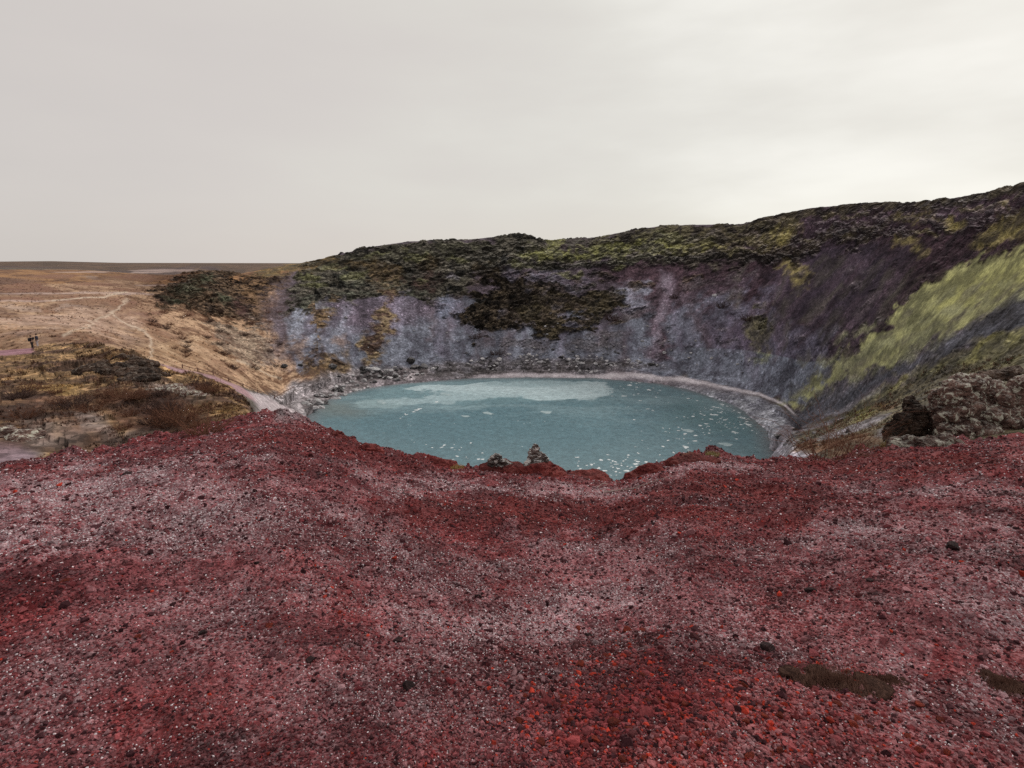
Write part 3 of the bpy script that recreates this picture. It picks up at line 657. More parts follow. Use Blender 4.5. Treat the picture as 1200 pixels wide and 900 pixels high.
# loose scoria that covers the foreground
def scatter_gravel():
    N = 310000; a_ = rng.uniform(-50, 50, N); sidew = np.arange(N) >= 245000
    a_ = np.where(sidew, rng.choice([-1, 1], N)*rng.uniform(50, 125, N), a_); u = rng.random(N)
    rows = np.interp(.9, ts, np.arange(NR)), np.interp(4.25, ts, np.arange(NR))
    t_ = np.interp(rows[0] + u*(rows[1]-rows[0]), np.arange(NR), ts)
    p = surf(a_, t_)
    ri = np.clip(np.interp(t_, ts, np.arange(NR)).round().astype(int), 0, NR-1); ci = np.clip(np.interp(a_, az, np.arange(NC)).round().astype(int), 0, NC-1)
    fr, ht, cb_ = FRO[ri, ci], HOT[ri, ci], CR[ri, ci]
    dist = np.hypot(p[:, 0], p[:, 1]); slant = np.sqrt(dist**2 + (p[:, 2]-EYE)**2)
    s = slant/570 * np.interp(slant, [2, 4, 9, 25], [1.05, .9, .72, .62]) * np.exp(rng.normal(0, .38, N)) * (1 + .6*ht) * np.where(rng.random(N) < .02, 1.9, 1)
    s = np.where(sidew, s*1.5, s); s = np.clip(s, .0035, .05)
    pn = .5 + .5*fbm(p[:, 0]*.7, p[:, 1]*1.5, wl=1.5, octv=5, gain=.72, seed=140)
    clot = sstep(.60, .72, .5 + .5*fbm(p[:, 0], p[:, 1], wl=.55, octv=4, gain=.7, seed=150))
    fr = np.clip(fr*1.1, 0, 1) * (.25 + .75*sstep(.40, .60, pn))
    small = rng.random(N)
    frosted = (rng.random(N) < fr*.66 + .015) & (s < slant/570*1.5)
    s = np.where(frosted, s*.74, s)
    # colours
    v_ = rng.random(N)
    c = cb_ * (.55 + .9*rng.random(N)**1.3)[:, None] * (1 - .6*clot)[:, None]
    dust = (fr * rng.random(N)**1.3 * .85)[:, None]; c = c*(1-dust) + np.array((.76, .58, .62))*dust
    dark = v_ < .20; c[dark] = np.array((.05, .018, .022)) * rng.uniform(.6, 1.6, dark.sum())[:, None]
    hotm = rng.random(N) < (.008 + .17*ht); c[hotm] = np.array((.50, .055, .035)) * rng.uniform(.35, 1.15, hotm.sum())[:, None]
    c[frosted] = np.array((.92, .80, .84)) * rng.uniform(.4, .95, frosted.sum())[:, None]
    v1, f1 = ICO1; nv = len(v1)
    V = np.empty((N, nv, 3), F)
    protos = []
    for k in range(24):
        r = np.random.default_rng(100+k); w = v1*r.uniform(.5, 1.35, (nv, 1)); w = w*np.array([r.uniform(.8, 1.3), r.uniform(.7, 1), r.uniform(.5, .9)]); protos.append(w)
    protos = np.array(protos, F)
    kk = rng.integers(0, 24, N); th = rng.uniform(0, 2*np.pi, N); ph = rng.uniform(-.7, .7, N)
    W = protos[kk]
    x, y, z = W[..., 0], W[..., 1], W[..., 2]
    y2, z2 = y*np.cos(ph)[:, None] - z*np.sin(ph)[:, None], y*np.sin(ph)[:, None] + z*np.cos(ph)[:, None]
    x3, y3 = x*np.cos(th)[:, None] - y2*np.sin(th)[:, None], x*np.sin(th)[:, None] + y2*np.cos(th)[:, None]
    V[..., 0] = x3*s[:, None] + p[:, 0:1]; V[..., 1] = y3*s[:, None] + p[:, 1:2]; V[..., 2] = z2*s[:, None] + p[:, 2:3] + (s*.25)[:, None]
    Fc = (f1[None] + (np.arange(N)*nv)[:, None, None]).reshape(-1, 3)
    me = raw_mesh('gravel', V.reshape(-1, 3), Fc, 3); me.polygons.foreach_set('use_smooth', np.zeros(len(Fc), bool))
    add_col(me, 'Col', np.repeat(c.astype(F), nv, 0))
    G_ = Mat('loose scoria', .95, .12)
    cc = G_.mix(G_.attr('Col'), G_.ramp(G_.noise(150, 3, .7), [(.3, .5), (.7, 1.5)]), .8, 'MULTIPLY')
    G_.color(cc); G_.bump(G_.noise(170, 3, .7), .8, .006)
    me.materials.append(G_.m)
    o = link(bpy.data.objects.new('scoria_gravel', me))
    tag(o, 'loose dark red scoria gravel dusted with frost covering the near slope', 'gravel', kind='stuff')
scatter_gravel()
print('gravel done')

def rockmat(name, ca, cb, lich=None, scale=3.0, amt=.5, coord='Object', frost=.7):
    M = Mat(name, .92, .2)
    oi = M.n.new('ShaderNodeObjectInfo')
    c = M.mix(ca, cb, M.ramp(M.noise(scale, 6, .7, coord), [(.38, 0.0), (.62, 1.0)]))
    c = M.mix(c, M.ramp(M.noise(scale*6, 4, .7, coord), [(.35, .5), (.65, 1.5)]), .8, 'MULTIPLY')
    if lich:
        c = M.mix(c, lich, M.ramp(M.noise(scale*1.9, 4, .6, coord, .8), [(.6-amt*.2, 0.0), (.64-amt*.2, 1.0)]))
    gm = M.n.new('ShaderNodeNewGeometry'); sx_ = M.n.new('ShaderNodeSeparateXYZ'); M.l.new(gm.outputs['Normal'], sx_.inputs[0])
    cap = M.math('MULTIPLY', M.ramp(sx_.outputs[2], [(.55, 0.0), (.85, 1.0)]), M.ramp(M.noise(scale*2.3, 5, .75), [(.44, 0.0), (.58, 1.0)]))
    c = M.mix(c, tuple(min(.6, q*1.15+.12) for q in (lich or cb)), M.math('MULTIPLY', cap, frost))
    m_ = M.math('MULTIPLY_ADD', oi.outputs['Random'], .7, .65)
    cmb = M.n.new('ShaderNodeCombineColor')
    for i in range(3): M.l.new(m_, cmb.inputs[i])
    c = M.mix(c, cmb.outputs[0], 1.0, 'MULTIPLY')
    M.color(c); M.bump(M.noise(scale*4, 6, .75, coord), .8, .25/scale)
    return M.m
RM_GREY = rockmat('grey boulder', (.15,.145,.15), (.34,.33,.35), (.45,.43,.45), 1.6, .3)
RM_PALE = rockmat('frosted boulder', (.26,.25,.26), (.55,.53,.55), (.6,.58,.6), 1.6, .5)
RM_DARK = rockmat('black lava boulder', (.025,.024,.026), (.07,.065,.065), (.2,.19,.2), 1.6, .1)
RM_LICH = rockmat('lichened lava', (.055,.032,.028), (.19,.115,.095), (.46,.44,.37), 1.7, .26, frost=.4)
RM_PIN = rockmat('frost edged pinnacle rock', (.04,.03,.028), (.17,.13,.115), (.60,.58,.55), 4.0, .16, frost=.9)
RM_RED = rockmat('bright scoria stone', (.16,.028,.022), (.42,.065,.035), None, 1.2, .0, frost=.0)
RM_REDD = rockmat('dark scoria stone', (.035,.022,.024), (.09,.04,.042), None, 1.2, .1, frost=.1)
RM_BROWN = rockmat('dark brown ledge rock', (.022,.015,.012), (.10,.06,.042), (.22,.18,.15), 1.0, .0, frost=.22)

def mesh_from(name, v, f, mat, smooth=True):
    me = raw_mesh(name, v, f, f.shape[1]); me.materials.append(mat)
    me.polygons.foreach_set('use_smooth', np.full(len(f), smooth)); return me
BOULD = {m: [mesh_from('boulder', *rock_shape(3, 200+10*j+i, 9, .18, .8), mt, False) for i in range(4)] for j, (m, mt) in enumerate((('g', RM_GREY), ('p', RM_PALE), ('d', RM_DARK), ('r', RM_RED), ('k', RM_REDD)))}

def put_rock(name, label, cat, group, p, s, key, sink=.3):
    o = link(bpy.data.objects.new(name, random.choice(BOULD[key])))
    sx, sy, sz = s*random.uniform(.8, 1.3), s*random.uniform(.8, 1.2), s*random.uniform(.6, .95)
    o.scale = (sx, sy, sz); o.rotation_euler = (random.uniform(-.3, .3), random.uniform(-.3, .3), random.uniform(0, 6.28))
    o.location = (p[0], p[1], p[2] + sz*(.8 - sink*1.6)*.6)
    return tag(o, label, cat, group)

# boulders, each its own object
def rocks_in(poly, n, r_px, keys, label, group, seed):
    random.seed(seed); k = 0
    xs = [q[0] for q in poly]; ys = [q[1] for q in poly]
    while k < n:
        x, y = random.uniform(min(xs), max(xs)), random.uniform(min(ys), max(ys))
        if sd_poly(np.array([x]), np.array([y]), np.array(poly, float))[0] > 0: continue
        p = spot(x, y); d = math.hypot(p.x, p.y)
        put_rock('boulder', label, 'boulder', group, p + Vector((0, 0, 0)), d/666*random.uniform(*r_px)*random.choice((.7, .8, 1, 1, 1.4)), random.choice(keys)); k += 1
rocks_in([(540,424),(600,414),(700,418),(790,428),(720,433),(560,433)], 110, (1.1,2.5), 'gpppd', 'grey boulder among the fallen boulders heaped at the foot of the far crater wall', 'boulders along the far shore', 1)
rocks_in([(345,470),(400,436),(470,430),(520,432),(470,442),(400,458),(365,478)], 120, (1.4,4.2), 'ggppd', 'frost dusted boulder among the rubble on the left shore of the lake', 'boulders on the left shore', 2)
rocks_in([(640,380),(760,380),(880,420),(900,440),(700,420),(600,410)], 60, (1.0,2.0), 'gppd', 'pale boulder among those scattered over the grey scree above the lake', 'boulders scattered on the scree', 3)
rocks_in([(380,370),(560,380),(560,420),(400,425)], 20, (.7,1.4), 'ggp', 'small boulder among those lying on the bluish scree left of the dark outcrop', 'boulders on the left scree', 4)
rocks_in([(900,520),(935,503),(985,497),(1000,510),(960,524)], 24, (1.8,4.5), 'ggddp', 'dark boulder among the rocks beside the right end of the lake', 'boulders by the right shore', 5)
for x, y, r, k, lab in [(585,381+41,3.2,'p','lone pale boulder standing out on the far shore left of the rubble'),(682,427,3.6,'p','squarish pale boulder at the right end of the far shore rubble'),(716,429,2.8,'p','small white boulder on the far shore, right of the squarish one'),
                    (838,347,2.8,'p','pale boulder high on the purple slope left of the dark round hollow'),(272,430,2.5,'d','black boulder lying on the tan slope above the footpath'),(332,430,4,'d','large black boulder at the foot of the left scree chute'),
                    (352,428,3,'d','dark boulder just right of the large black one at the left scree foot'),(390,430,6,'d','dark boulder in the pale rubble above the lake, left shore'),(372,466,7,'p','flat pale boulder at the left tip of the lake'),(398,452,6,'d','dark flat boulder on the left shoreline above the water'),
                    (480,424,7,'d','black angular boulder below the dry gully'),(497,430,5,'g','grey boulder right of the black angular one'),(912,512,6,'d','black boulder at the right tip of the gravel beach'),(930,508,4,'g','grey boulder beside the black one at the beach tip')]:
    p = spot(x, y); put_rock('boulder', lab, 'boulder', None, p, math.hypot(p.x, p.y)/666*r, k)

# bigger loose stones in the foreground
random.seed(12)
for x, y, r, k, lab in [(363,765,7,'k','small black stone alone on the frosted gravel, left of centre'),(480,801,9,'k','dark maroon stone with a bright red chip beside it'),(901,748,10,'k','dark stone above the brown moss clump'),(1117,641,8,'k','dark stone in the frost patch on the right'),
                    (466,742,6,'k','dark stone above the maroon one in the lower left centre'),(84,698,7,'r','bright red stone at the left, in the pale frost'),(315,723,6,'r','bright red stone in the frosted gravel left of centre'),(161,746,4,'r','small red stone near the left side'),
                    (640,722,5,'k','dark stone right of the frosted middle patch'),(720,847,9,'r','largest orange red stone at the bottom centre'),(712,755,6,'r','orange stone alone on the pale gravel above the red bed'),(690,728,6,'k','black stone between the red and the pale gravel'),
                    (678,716,5,'r','orange stone high up in the frosted middle patch'),(754,722,5,'r','orange red stone, right one of a close pair'),(737,722,6,'r','orange red stone, left one of a close pair'),(634,866,7,'r','red stone low down, left of the orange bed'),
                    (950,690,6,'k','dark stone in the gravel below the bare shrub'),(150,565,6,'k','dark red lump on the pale frost at the far left'),(1020,672,5,'k','small dark stone on the right slope'),(590,582,5,'k','dark stone just below the rock pinnacles'),(238,735,5,'k','dark stone on the left slope'),(560,675,5,'k','small dark stone in the middle of the slope'),(300,655,4,'k','tiny dark stone on the upper left slope')]:
    p = spot(x, y); s = math.hypot(p.x, p.y, p.z-EYE)/666*r*.8
    put_rock('scoria_stone', lab, 'stone', None, p, s, k, .1)
random.seed(31)
for i in range(56):
    while True:
        x, y = random.uniform(570, 1190), random.uniform(760, 895)
        if random.random() < math.exp(-((x-800)/170)**2 - ((y-850)/50)**2) + .12: break
    p = spot(x, y); s = math.hypot(p.x, p.y, p.z-EYE)/666*random.uniform(2.6, 5)
    put_rock('scoria_stone', 'rounded orange red scoria stone in the bright red bed at the bottom', 'stone', 'orange red stones in the lower gravel', p, s, 'r', .1)

# ------------------------------------------------------------------ rock outcrops
def outcrop(name, label, parts, mat, loc, seed, fine=.13, wl=.5, sub=5, cat='rock'):
    """a craggy body grown from overlapping lumps, fused with a voxel remesh, then roughened"""
    bm = bmesh.new(); vs, fs_ = [], []
    off = 0
    for i, (cx_, cy_, cz_, sx, sy, sz) in enumerate(parts):
        v, f = rock_shape(4, seed+i, 9, .25, 1)
        v = v*np.array([sx, sy, sz]) + np.array([cx_, cy_, cz_]); vs.append(v); fs_.append(f+off); off += len(v)
    me = raw_mesh(name, np.concatenate(vs), np.concatenate(fs_), 3)
    tmp = link(bpy.data.objects.new('tmp', me))
    md = tmp.modifiers.new('r', 'REMESH'); md.mode = 'VOXEL'; md.voxel_size = max(p_[3] for p_ in parts)/sub/9
    dg = bpy.context.evaluated_depsgraph_get(); ev = tmp.evaluated_get(dg)
    m2 = bpy.data.meshes.new_from_object(ev); bpy.data.objects.remove(tmp)
    bmx = bmesh.new(); bmx.from_mesh(m2); bmx.verts.ensure_lookup_table(); seen = set(); comps = []
    for v0 in bmx.verts:
        if v0.index in seen: continue
        st = [v0]; seen.add(v0.index); comp = []
        while st:
            q = st.pop(); comp.append(q)
            for e_ in q.link_edges:
                w_ = e_.other_vert(q)
                if w_.index not in seen: seen.add(w_.index); st.append(w_)
        comps.append(comp)
    comps.sort(key=len)
    for comp in comps[:-1]: bmesh.ops.delete(bmx, geom=comp, context='VERTS')
    bmx.to_mesh(m2); bmx.free()
    n = len(m2.vertices); co = np.empty(n*3, F); m2.vertices.foreach_get('co', co); co = co.reshape(-1, 3)
    no = np.empty(n*3, F); m2.vertex_normals.foreach_get('vector', no); no = no.reshape(-1, 3)
    x, y, z = co.T
    d = fbm(x+seed, y, z*1.7, wl=wl*2, octv=5, gain=.62, seed=seed)
    rd = 1-2*np.abs(fbm(x, y+seed, z*2.2, wl=wl*1.2, octv=4, gain=.6, seed=seed+5))
    bk = blocks(x, y, z, wl*1.5, seed+9) + .6*blocks(x, y, z, wl*.7, seed+11)
    co = co + no*((d*.9 + rd*.6 + bk*.22)*fine)[:, None]
    m2.vertices.foreach_set('co', co.ravel()); m2.materials.clear(); m2.materials.append(mat); m2.update()
    m2.polygons.foreach_set('use_smooth', np.zeros(len(m2.polygons), bool))
    o = link(bpy.data.objects.new(name, m2)); o.location = loc
    return tag(o, label, cat)
# the two pinnacles on the near lip
p = spot(628, 557) + Vector((0, .1, -.02))
outcrop('rock_pinnacle', 'taller dark rock pinnacle with white frosted edges on the near crater lip', [(0,0,.02,.26,.22,.28),(.02,.02,.34,.16,.14,.24),(-.02,0,.56,.10,.09,.17),(.16,0,.12,.16,.15,.20),(-.2,0,.02,.2,.18,.16),(.3,.05,-.02,.14,.12,.10),(0,0,.14,.34,.26,.28),(.04,0,.34,.24,.18,.22),(-.02,0,.52,.14,.11,.14)], RM_PIN, p, 41, .05, .16)
p = spot(585, 556) + Vector((0, .12, .0))
outcrop('rock_pinnacle', 'shorter slanting dark rock on the near crater lip, left of the taller one', [(0,0,.0,.24,.2,.2),(-.06,0,.2,.13,.12,.17),(.12,.02,.1,.16,.12,.12),(.02,0,.12,.26,.2,.18),(-.09,0,.24,.15,.12,.15),(.2,0,.06,.2,.14,.12)], RM_PIN, p, 52, .05, .16)
# lumpy scoria on the near lip
LIPM = rockmat('clotted red scoria', (.09,.018,.018), (.22,.045,.04), None, 4, .1, frost=.15)
for i, (x, y, w, h, lab) in enumerate([(432,531,20,12,'red scoria hump on the lip at the left, above the water'),(395,512,16,8,'small red scoria hump where the lip bends down to the lake'),(520,551,18,8,'low red scoria hump with yellow grass left of the pinnacles'),(590,556,40,20,'wide red scoria mound under the shorter pinnacle'),(632,557,44,24,'red scoria mound carrying the taller pinnacle'),(690,560,30,8,'flat red scoria hump right of the taller pinnacle'),(765,550,30,12,'dark red scoria hump with grassy edge right of the notch'),(815,538,34,9,'long low scoria hump with yellow moss on top')]):
    p = spot(x, y); k = math.hypot(p.x, p.y)/666; w *= k; h *= k
    outcrop('scoria_hump', lab, [(0,.1,-h*.2,w*.9,w*.6,h),(w*.3,0,-h*.3,w*.6,w*.5,h*.8),(-w*.4,.05,-h*.4,w*.6,w*.5,h*.8)], LIPM, p, 60+i*7, .06, .22)
# large lichened outcrop on the right
p = spot(1130, 516)
random.seed(21); lumps = [(.2,.9,.5,1.3,1.1,1.0),(1.6,1.0,.5,1.4,1.2,1.0),(3.0,1.1,.4,1.4,1.2,1.0),(.7,1.2,1.6,1.2,1.0,.8),(2.0,1.5,1.5,1.5,1.1,.8),(3.4,1.5,1.3,1.3,1.1,.8),(.9,1.6,2.2,.9,.8,.5),(4.4,1.4,.8,1.2,1.1,1.1)]
for k in range(30):
    u_ = random.uniform(-.6, 4.4); h_ = random.uniform(.1, 2.3)
    lumps.append((u_, .15 + .32*h_ + random.uniform(-.15, .2), h_, random.uniform(.3, .75), random.uniform(.3, .6), random.uniform(.2, .5)))
outcrop('rock_outcrop', 'big brown lava outcrop spotted with pale lichen at the right edge', lumps, RM_LICH, p, 301, .22, .55, sub=5)
p = spot(1072, 520)
lumps = [(.2,.7,.5,.7,.7,.9),(-.5,.6,.3,.5,.5,.8),(.35,.8,1.2,.5,.5,.7),(.1,.9,1.7,.35,.35,.4)]
for k in range(16):
    h_ = random.uniform(-.1, 1.6); lumps.append((random.uniform(-.8, .75)*(1-.25*h_), .25 + .2*h_, h_, random.uniform(.25, .5), random.uniform(.25, .4), random.uniform(.15, .4)))
outcrop('rock_outcrop', 'dark split lava block leaning on the left end of the big outcrop', lumps, RM_BROWN, p, 340, .16, .4, sub=6)
p = spot(1085, 527)
outcrop('rock_outcrop', 'small dark rubble rock at the foot of the split lava block', [(0,0,.0,.7,.4,.35),(.5,.1,.0,.5,.35,.3),(-.5,.1,-.05,.45,.3,.25)], RM_LICH, p, 347, .12, .3)
p = spot(1190, 440)
outcrop('rock_outcrop', 'mossy low rocks above the big outcrop, at the right edge', [(0,0,.1,2.0,1.4,.6),(-1.2,0,-.1,1.6,1.2,.5)], RM_BROWN, p, 350, .25, .7)
# left mound: dark ledge with flat top
p = spot(110, 424)
random.seed(77); slabs = []
poly_l = np.array([(58,414),(80,409),(125,411),(160,418),(186,433),(180,446),(150,449),(110,438),(70,428),(50,420)], float)
while len(slabs) < 75:
    x, y = random.uniform(38, 190), random.uniform(404, 450)
    if sd_poly(np.array([x]), np.array([y]), poly_l)[0] > 0: continue
    q = spot(x, y) - p
    slabs.append((q.x, q.y, q.z + random.uniform(-.15, .12), random.uniform(.5, 1.7), random.uniform(.4, 1.0), random.uniform(.22, .42)))
outcrop('rock_outcrop', 'dark layered rock ledge on top of the left mound behind the path', slabs, RM_BROWN, p, 401, .2, .4, sub=4)
p = spot(200, 462)
outcrop('rock_outcrop', 'flat frosted grey slab on the right flank of the left mound', [(-1.2,0,-.25,1.1,.9,.4),(0,.3,-.15,1.2,1.0,.45),(1.3,0,-.35,1.0,.8,.45),(2.4,-.5,-.5,.7,.6,.4)], RM_LICH, p, 430, .22, .7)
p = spot(15, 512)
outcrop('rock_outcrop', 'lichened grey rock low at the left edge of the photo', [(-.6,0,0,1.1,.9,.6),(.7,0,-.1,1.0,.9,.5)], RM_LICH, p, 440, .18, .5)

# ------------------------------------------------------------------ ice pieces on the lake
M = Mat('ice', .45, .5); M.color(M.mix((.60,.68,.71), (.88,.93,.95), M.ramp(M.noise(2.5, 4), [(.35, 0.0), (.65, 1.0)]))); ICE = M.m
icem = []
for i in range(5):
    r = np.random.default_rng(500+i); n = 9; bm = bmesh.new()
    a_ = np.sort(r.uniform(0, 6.28, n)); rr = r.uniform(.55, 1.1, n)
    top = [bm.verts.new((math.cos(a)*q*1.2, math.sin(a)*q, .06)) for a, q in zip(a_, rr)]; bot = [bm.verts.new((v.co.x*1.03, v.co.y*1.03, -.03)) for v in top]
    bm.faces.new(top)
    for k in range(n): bm.faces.new((top[k-1], bot[k-1], bot[k], top[k]))
    me = bpy.data.meshes.new('ice'); bm.to_mesh(me); bm.free(); me.materials.append(ICE); icem.append(me)
FM_ = Mat('slush ice', .5, .4); FM_.color(FM_.mix((.26,.38,.41), (.44,.54,.57), FM_.ramp(FM_.noise(1.4, 5), [(.35, 0.0), (.65, 1.0)])))
floem = [m_.copy() for m_ in icem]
for m_ in floem: m_.materials.clear(); m_.materials.append(FM_.m)
random.seed(44)
ice_areas = [((870,480,40,26),85,'small white ice piece among the scatter on the right side of the lake','ice pieces on the right of the lake'),
             ((730,545,50,12),75,'small white ice piece in the bright cluster near the lip notch','ice pieces by the notch of the lip'),
             ((740,455,40,9),26,'small white ice piece near the far right shoreline','ice pieces along the far shore'),
             ((800,500,45,30),50,'small white ice piece in the dark water right of centre','ice pieces right of centre'),
             ((540,530,30,10),16,'tiny ice piece in the water left of the pinnacles','ice pieces left of the pinnacles'),
             ((480,486,20,4),12,'tiny ice piece in a slanting string near the left shore','ice pieces in the left string')]
for (cx_, cy_, dx, dy), n, lab, grp in ice_areas:
    k = 0
    while k < n:
        x, y = random.gauss(cx_, dx*.6), random.gauss(cy_, dy*.6)
        if grp.endswith('string'): y = 490 - (x-465)*.35 + random.gauss(0, 1)
        q = at_level(x, y, LZ)
        if sd_poly(np.array([q[0]]), np.array([q[1]]), shore)[0] > -1.5: continue
        o = link(bpy.data.objects.new('ice_piece', random.choice(icem))); s = math.exp(random.gauss(-1.2, .45))
        o.scale = (s, s*1.1, 1); o.rotation_euler.z = random.uniform(0, 6.28); o.location = (q[0], q[1], LZ+EYE)
        tag(o, lab, 'ice', grp); k += 1
for x, y, dx, dy, lab in [(525,462,9,2.2,'oval grey ice floe at the upper left of the lake'),(574,484,8,2.2,'pale ice floe left of centre under the slush sheet'),(640,483,8,2,'pale ice floe below the slush sheet, centre'),(545,488,5,1.2,'small grey floe between the two left ovals'),(850,527-6,7,2,'white floe near the lip at the right'),(806,505,6,2,'white floe in the dark water on the right'),(450,471,8,3,'pale round floe near the left tip of the lake')]:
    q = at_level(x, y, LZ); o = link(bpy.data.objects.new('ice_floe', random.choice(floem))); d = math.hypot(*q)
    o.scale = (d/666*dx, d/666*dy*4.2, 1); o.location = (q[0], q[1], LZ+EYE); tag(o, lab, 'ice floe')

# ------------------------------------------------------------------ plants
def twig_mesh(name, n, h, spread, mat, seed, thick=.006, forks=3, droop=.3):
    """a bush of many bent, forking twigs as one mesh of thin three-sided tubes"""
    r = random.Random(seed); vs, fs_ = [], []
    def tube(p0, p1, r0, r1):
        d = (p1-p0).normalized(); a = d.orthogonal().normalized(); b = d.cross(a); k = len(vs)
        for pp, rr in ((p0, r0), (p1, r1)):
            for j in range(3):
                q = j*2.094; vs.append(pp + (a*math.cos(q) + b*math.sin(q))*rr)
        for j in range(3): fs_.append((k+j, k+(j+1) % 3, k+3+(j+1) % 3, k+3+j))
    def grow(p, d, l, rr, lev):
        q = p
        for s in range(3):
            d = (d + Vector((r.gauss(0, .22), r.gauss(0, .22), r.gauss(0, .15)-droop*.1))).normalized(); e = q + d*l/3
            tube(q, e, rr*(1-s*.2), rr*(.8-s*.2)); q = e
            if lev > 0 and r.random() < .75: grow(q, (d + Vector((r.gauss(0, .6), r.gauss(0, .6), r.gauss(.1, .3)))).normalized(), l*.6, rr*.6, lev-1)
    for i in range(n):
        a = r.uniform(0, 6.28); sp = r.random()**.5*spread
        grow(Vector((math.cos(a)*sp*.5, math.sin(a)*sp*.5, 0)), Vector((math.cos(a)*sp*1.2, math.sin(a)*sp*1.2, .8)).normalized(), h*r.uniform(.5, 1.1), thick, forks-1)
    me = raw_mesh(name, np.array([v[:] for v in vs]), np.array(fs_), 4); me.materials.append(mat); return me
def tuft_mesh(name, n, h, spread, mat, seed, w=.01):
    r = random.Random(seed); vs, fs_ = [], []
    for i in range(n):
        a = r.uniform(0, 6.28); s = r.random()**.5*spread; x, y = math.cos(a)*s, math.sin(a)*s; l = h*r.uniform(.5, 1.15)
        b = r.uniform(0, 6.28); lean = r.uniform(.1, .8); tx, ty = x+math.cos(b)*l*lean, y+math.sin(b)*l*lean; px_, py_ = -math.sin(b)*w, math.cos(b)*w
        k = len(vs); mx, my = (x*.55+tx*.45), (y*.55+ty*.45)
        vs += [(x-px_, y-py_, -h*.1), (x+px_, y+py_, -h*.1), (mx+px_*.8, my+py_*.8, l*.65), (mx-px_*.8, my-py_*.8, l*.65), (tx+px_*.1, ty+py_*.1, l*r.uniform(.7, 1)), (tx-px_*.1, ty-py_*.1, l*.8)]
        fs_ += [(k, k+1, k+2, k+3), (k+3, k+2, k+4, k+5)]
    me = raw_mesh(name, np.array(vs), np.array(fs_), 4); me.materials.append(mat); return me
def plantmat(name, ca, cb):
    M = Mat(name, .9, .15); M.color(M.mix(ca, cb, M.ramp(M.noise(9, 3, .6), [(.35, 0.0), (.65, 1.0)]))); return M.m
PM_RB = plantmat('red brown twigs', (.12,.05,.035), (.20,.10,.06)); PM_DK = plantmat('dark twigs', (.05,.03,.028), (.10,.06,.05))
PM_STRAW = plantmat('straw', (.50,.36,.16), (.34,.24,.10)); PM_MOSS = plantmat('brown moss', (.12,.06,.045), (.22,.13,.10)); PM_YM = plantmat('yellow moss', (.36,.30,.13), (.22,.2,.09))
SH = [twig_mesh('shrub', 60, .9, 1.0, PM_RB, 1, .02), twig_mesh('shrub', 60, .9, 1.0, PM_DK, 2, .022), twig_mesh('shrub', 44, .8, .9, PM_RB, 3, .02)]
def plant(name, me, lab, cat, grp, x, y, s, rz=None):
    p = spot(x, y); o = link(bpy.data.objects.new(name, me)); o.location = p - Vector((0, 0, .03*s)); o.scale = (s, s, s*random.uniform(.8, 1.1)); o.rotation_euler.z = random.uniform(0, 6) if rz is None else rz
    return tag(o, lab, cat, grp)
random.seed(5)
for i in range(34):
    x, y = random.choice([(60,468),(110,485),(170,492),(190,480),(30,500),(235,458),(275,464),(245,497),(150,470)])
    x += random.gauss(0, 22); y += random.gauss(0, 6)
    if x < -5 or x > 292 or y < 430 + max(0, (x-150)*.25): continue
    plant('shrub', random.choice(SH), 'low bare reddish brown shrub among the others on the left mound', 'shrub', 'bare shrubs on the left mound', x, y, random.uniform(.5, 1.1))
for i in range(60):
    x, y = random.uniform(170, 330), random.uniform(366, 444)
    if y > 410 + (x-180)*.25: continue
    plant('shrub', random.choice(SH), 'small dark shrub dotted on the tan slope right of the trail', 'shrub', 'shrubs on the tan slope', x, y, random.uniform(.7, 1.5))
for x, y, s, lab in [(718,376,3.0,'round black bush on the grey scree right of the dark outcrop'),(847,361,2.6,'small black bush in the middle of the purple slope'),(791,350,2.8,'dark bush beside the pale streak on the crater wall'),(879,376,3,'dark bush at the top of the small moss patch'),(582,416,2.4,'dark bush low on the scree near the shore'),(556,397,2.6,'dark bush under the left end of the middle outcrop')]:
    plant('bush', SH[1], lab, 'bush', None, x, y, s)
b = twig_mesh('bare', 34, 1.5, .9, PM_RB, 9, .012, 4)
plant('shrub', b, 'bare twiggy shrub at the edge of the lip, right of the lake end', 'shrub', None, 968, 541, 1.0)
b2 = twig_mesh('bare', 26, 1.0, .9, PM_RB, 10, .01, 4)
plant('shrub', b2, 'smaller red twiggy shrub right of the bare one on the lip', 'shrub', None, 1005, 534, .9)
for i, (x, y, s, lab) in enumerate([(812,534,.30,'yellow moss tuft on the lip, largest one'),(835,534,.24,'yellow moss tuft at the right end of the mossy lip'),(790,541,.22,'straw tuft on the lip right of the notch'),(758,549,.26,'dry tuft where the lip rises right of the notch'),(648,553,.22,'straw tuft right of the taller pinnacle'),(536,552,.2,'straw tuft on the low scoria hump'),(1045,528,.4,'mossy tuft left of the dark split block'),(405,512,.2,'short straw tuft on the left part of the lip')]):
    t_ = tuft_mesh('tuft', 240, .5, .8, PM_YM if 'moss' in lab else PM_STRAW, 70+i, .02); plant('grass_tuft', t_, lab, 'grass tuft', None, x, y, s)
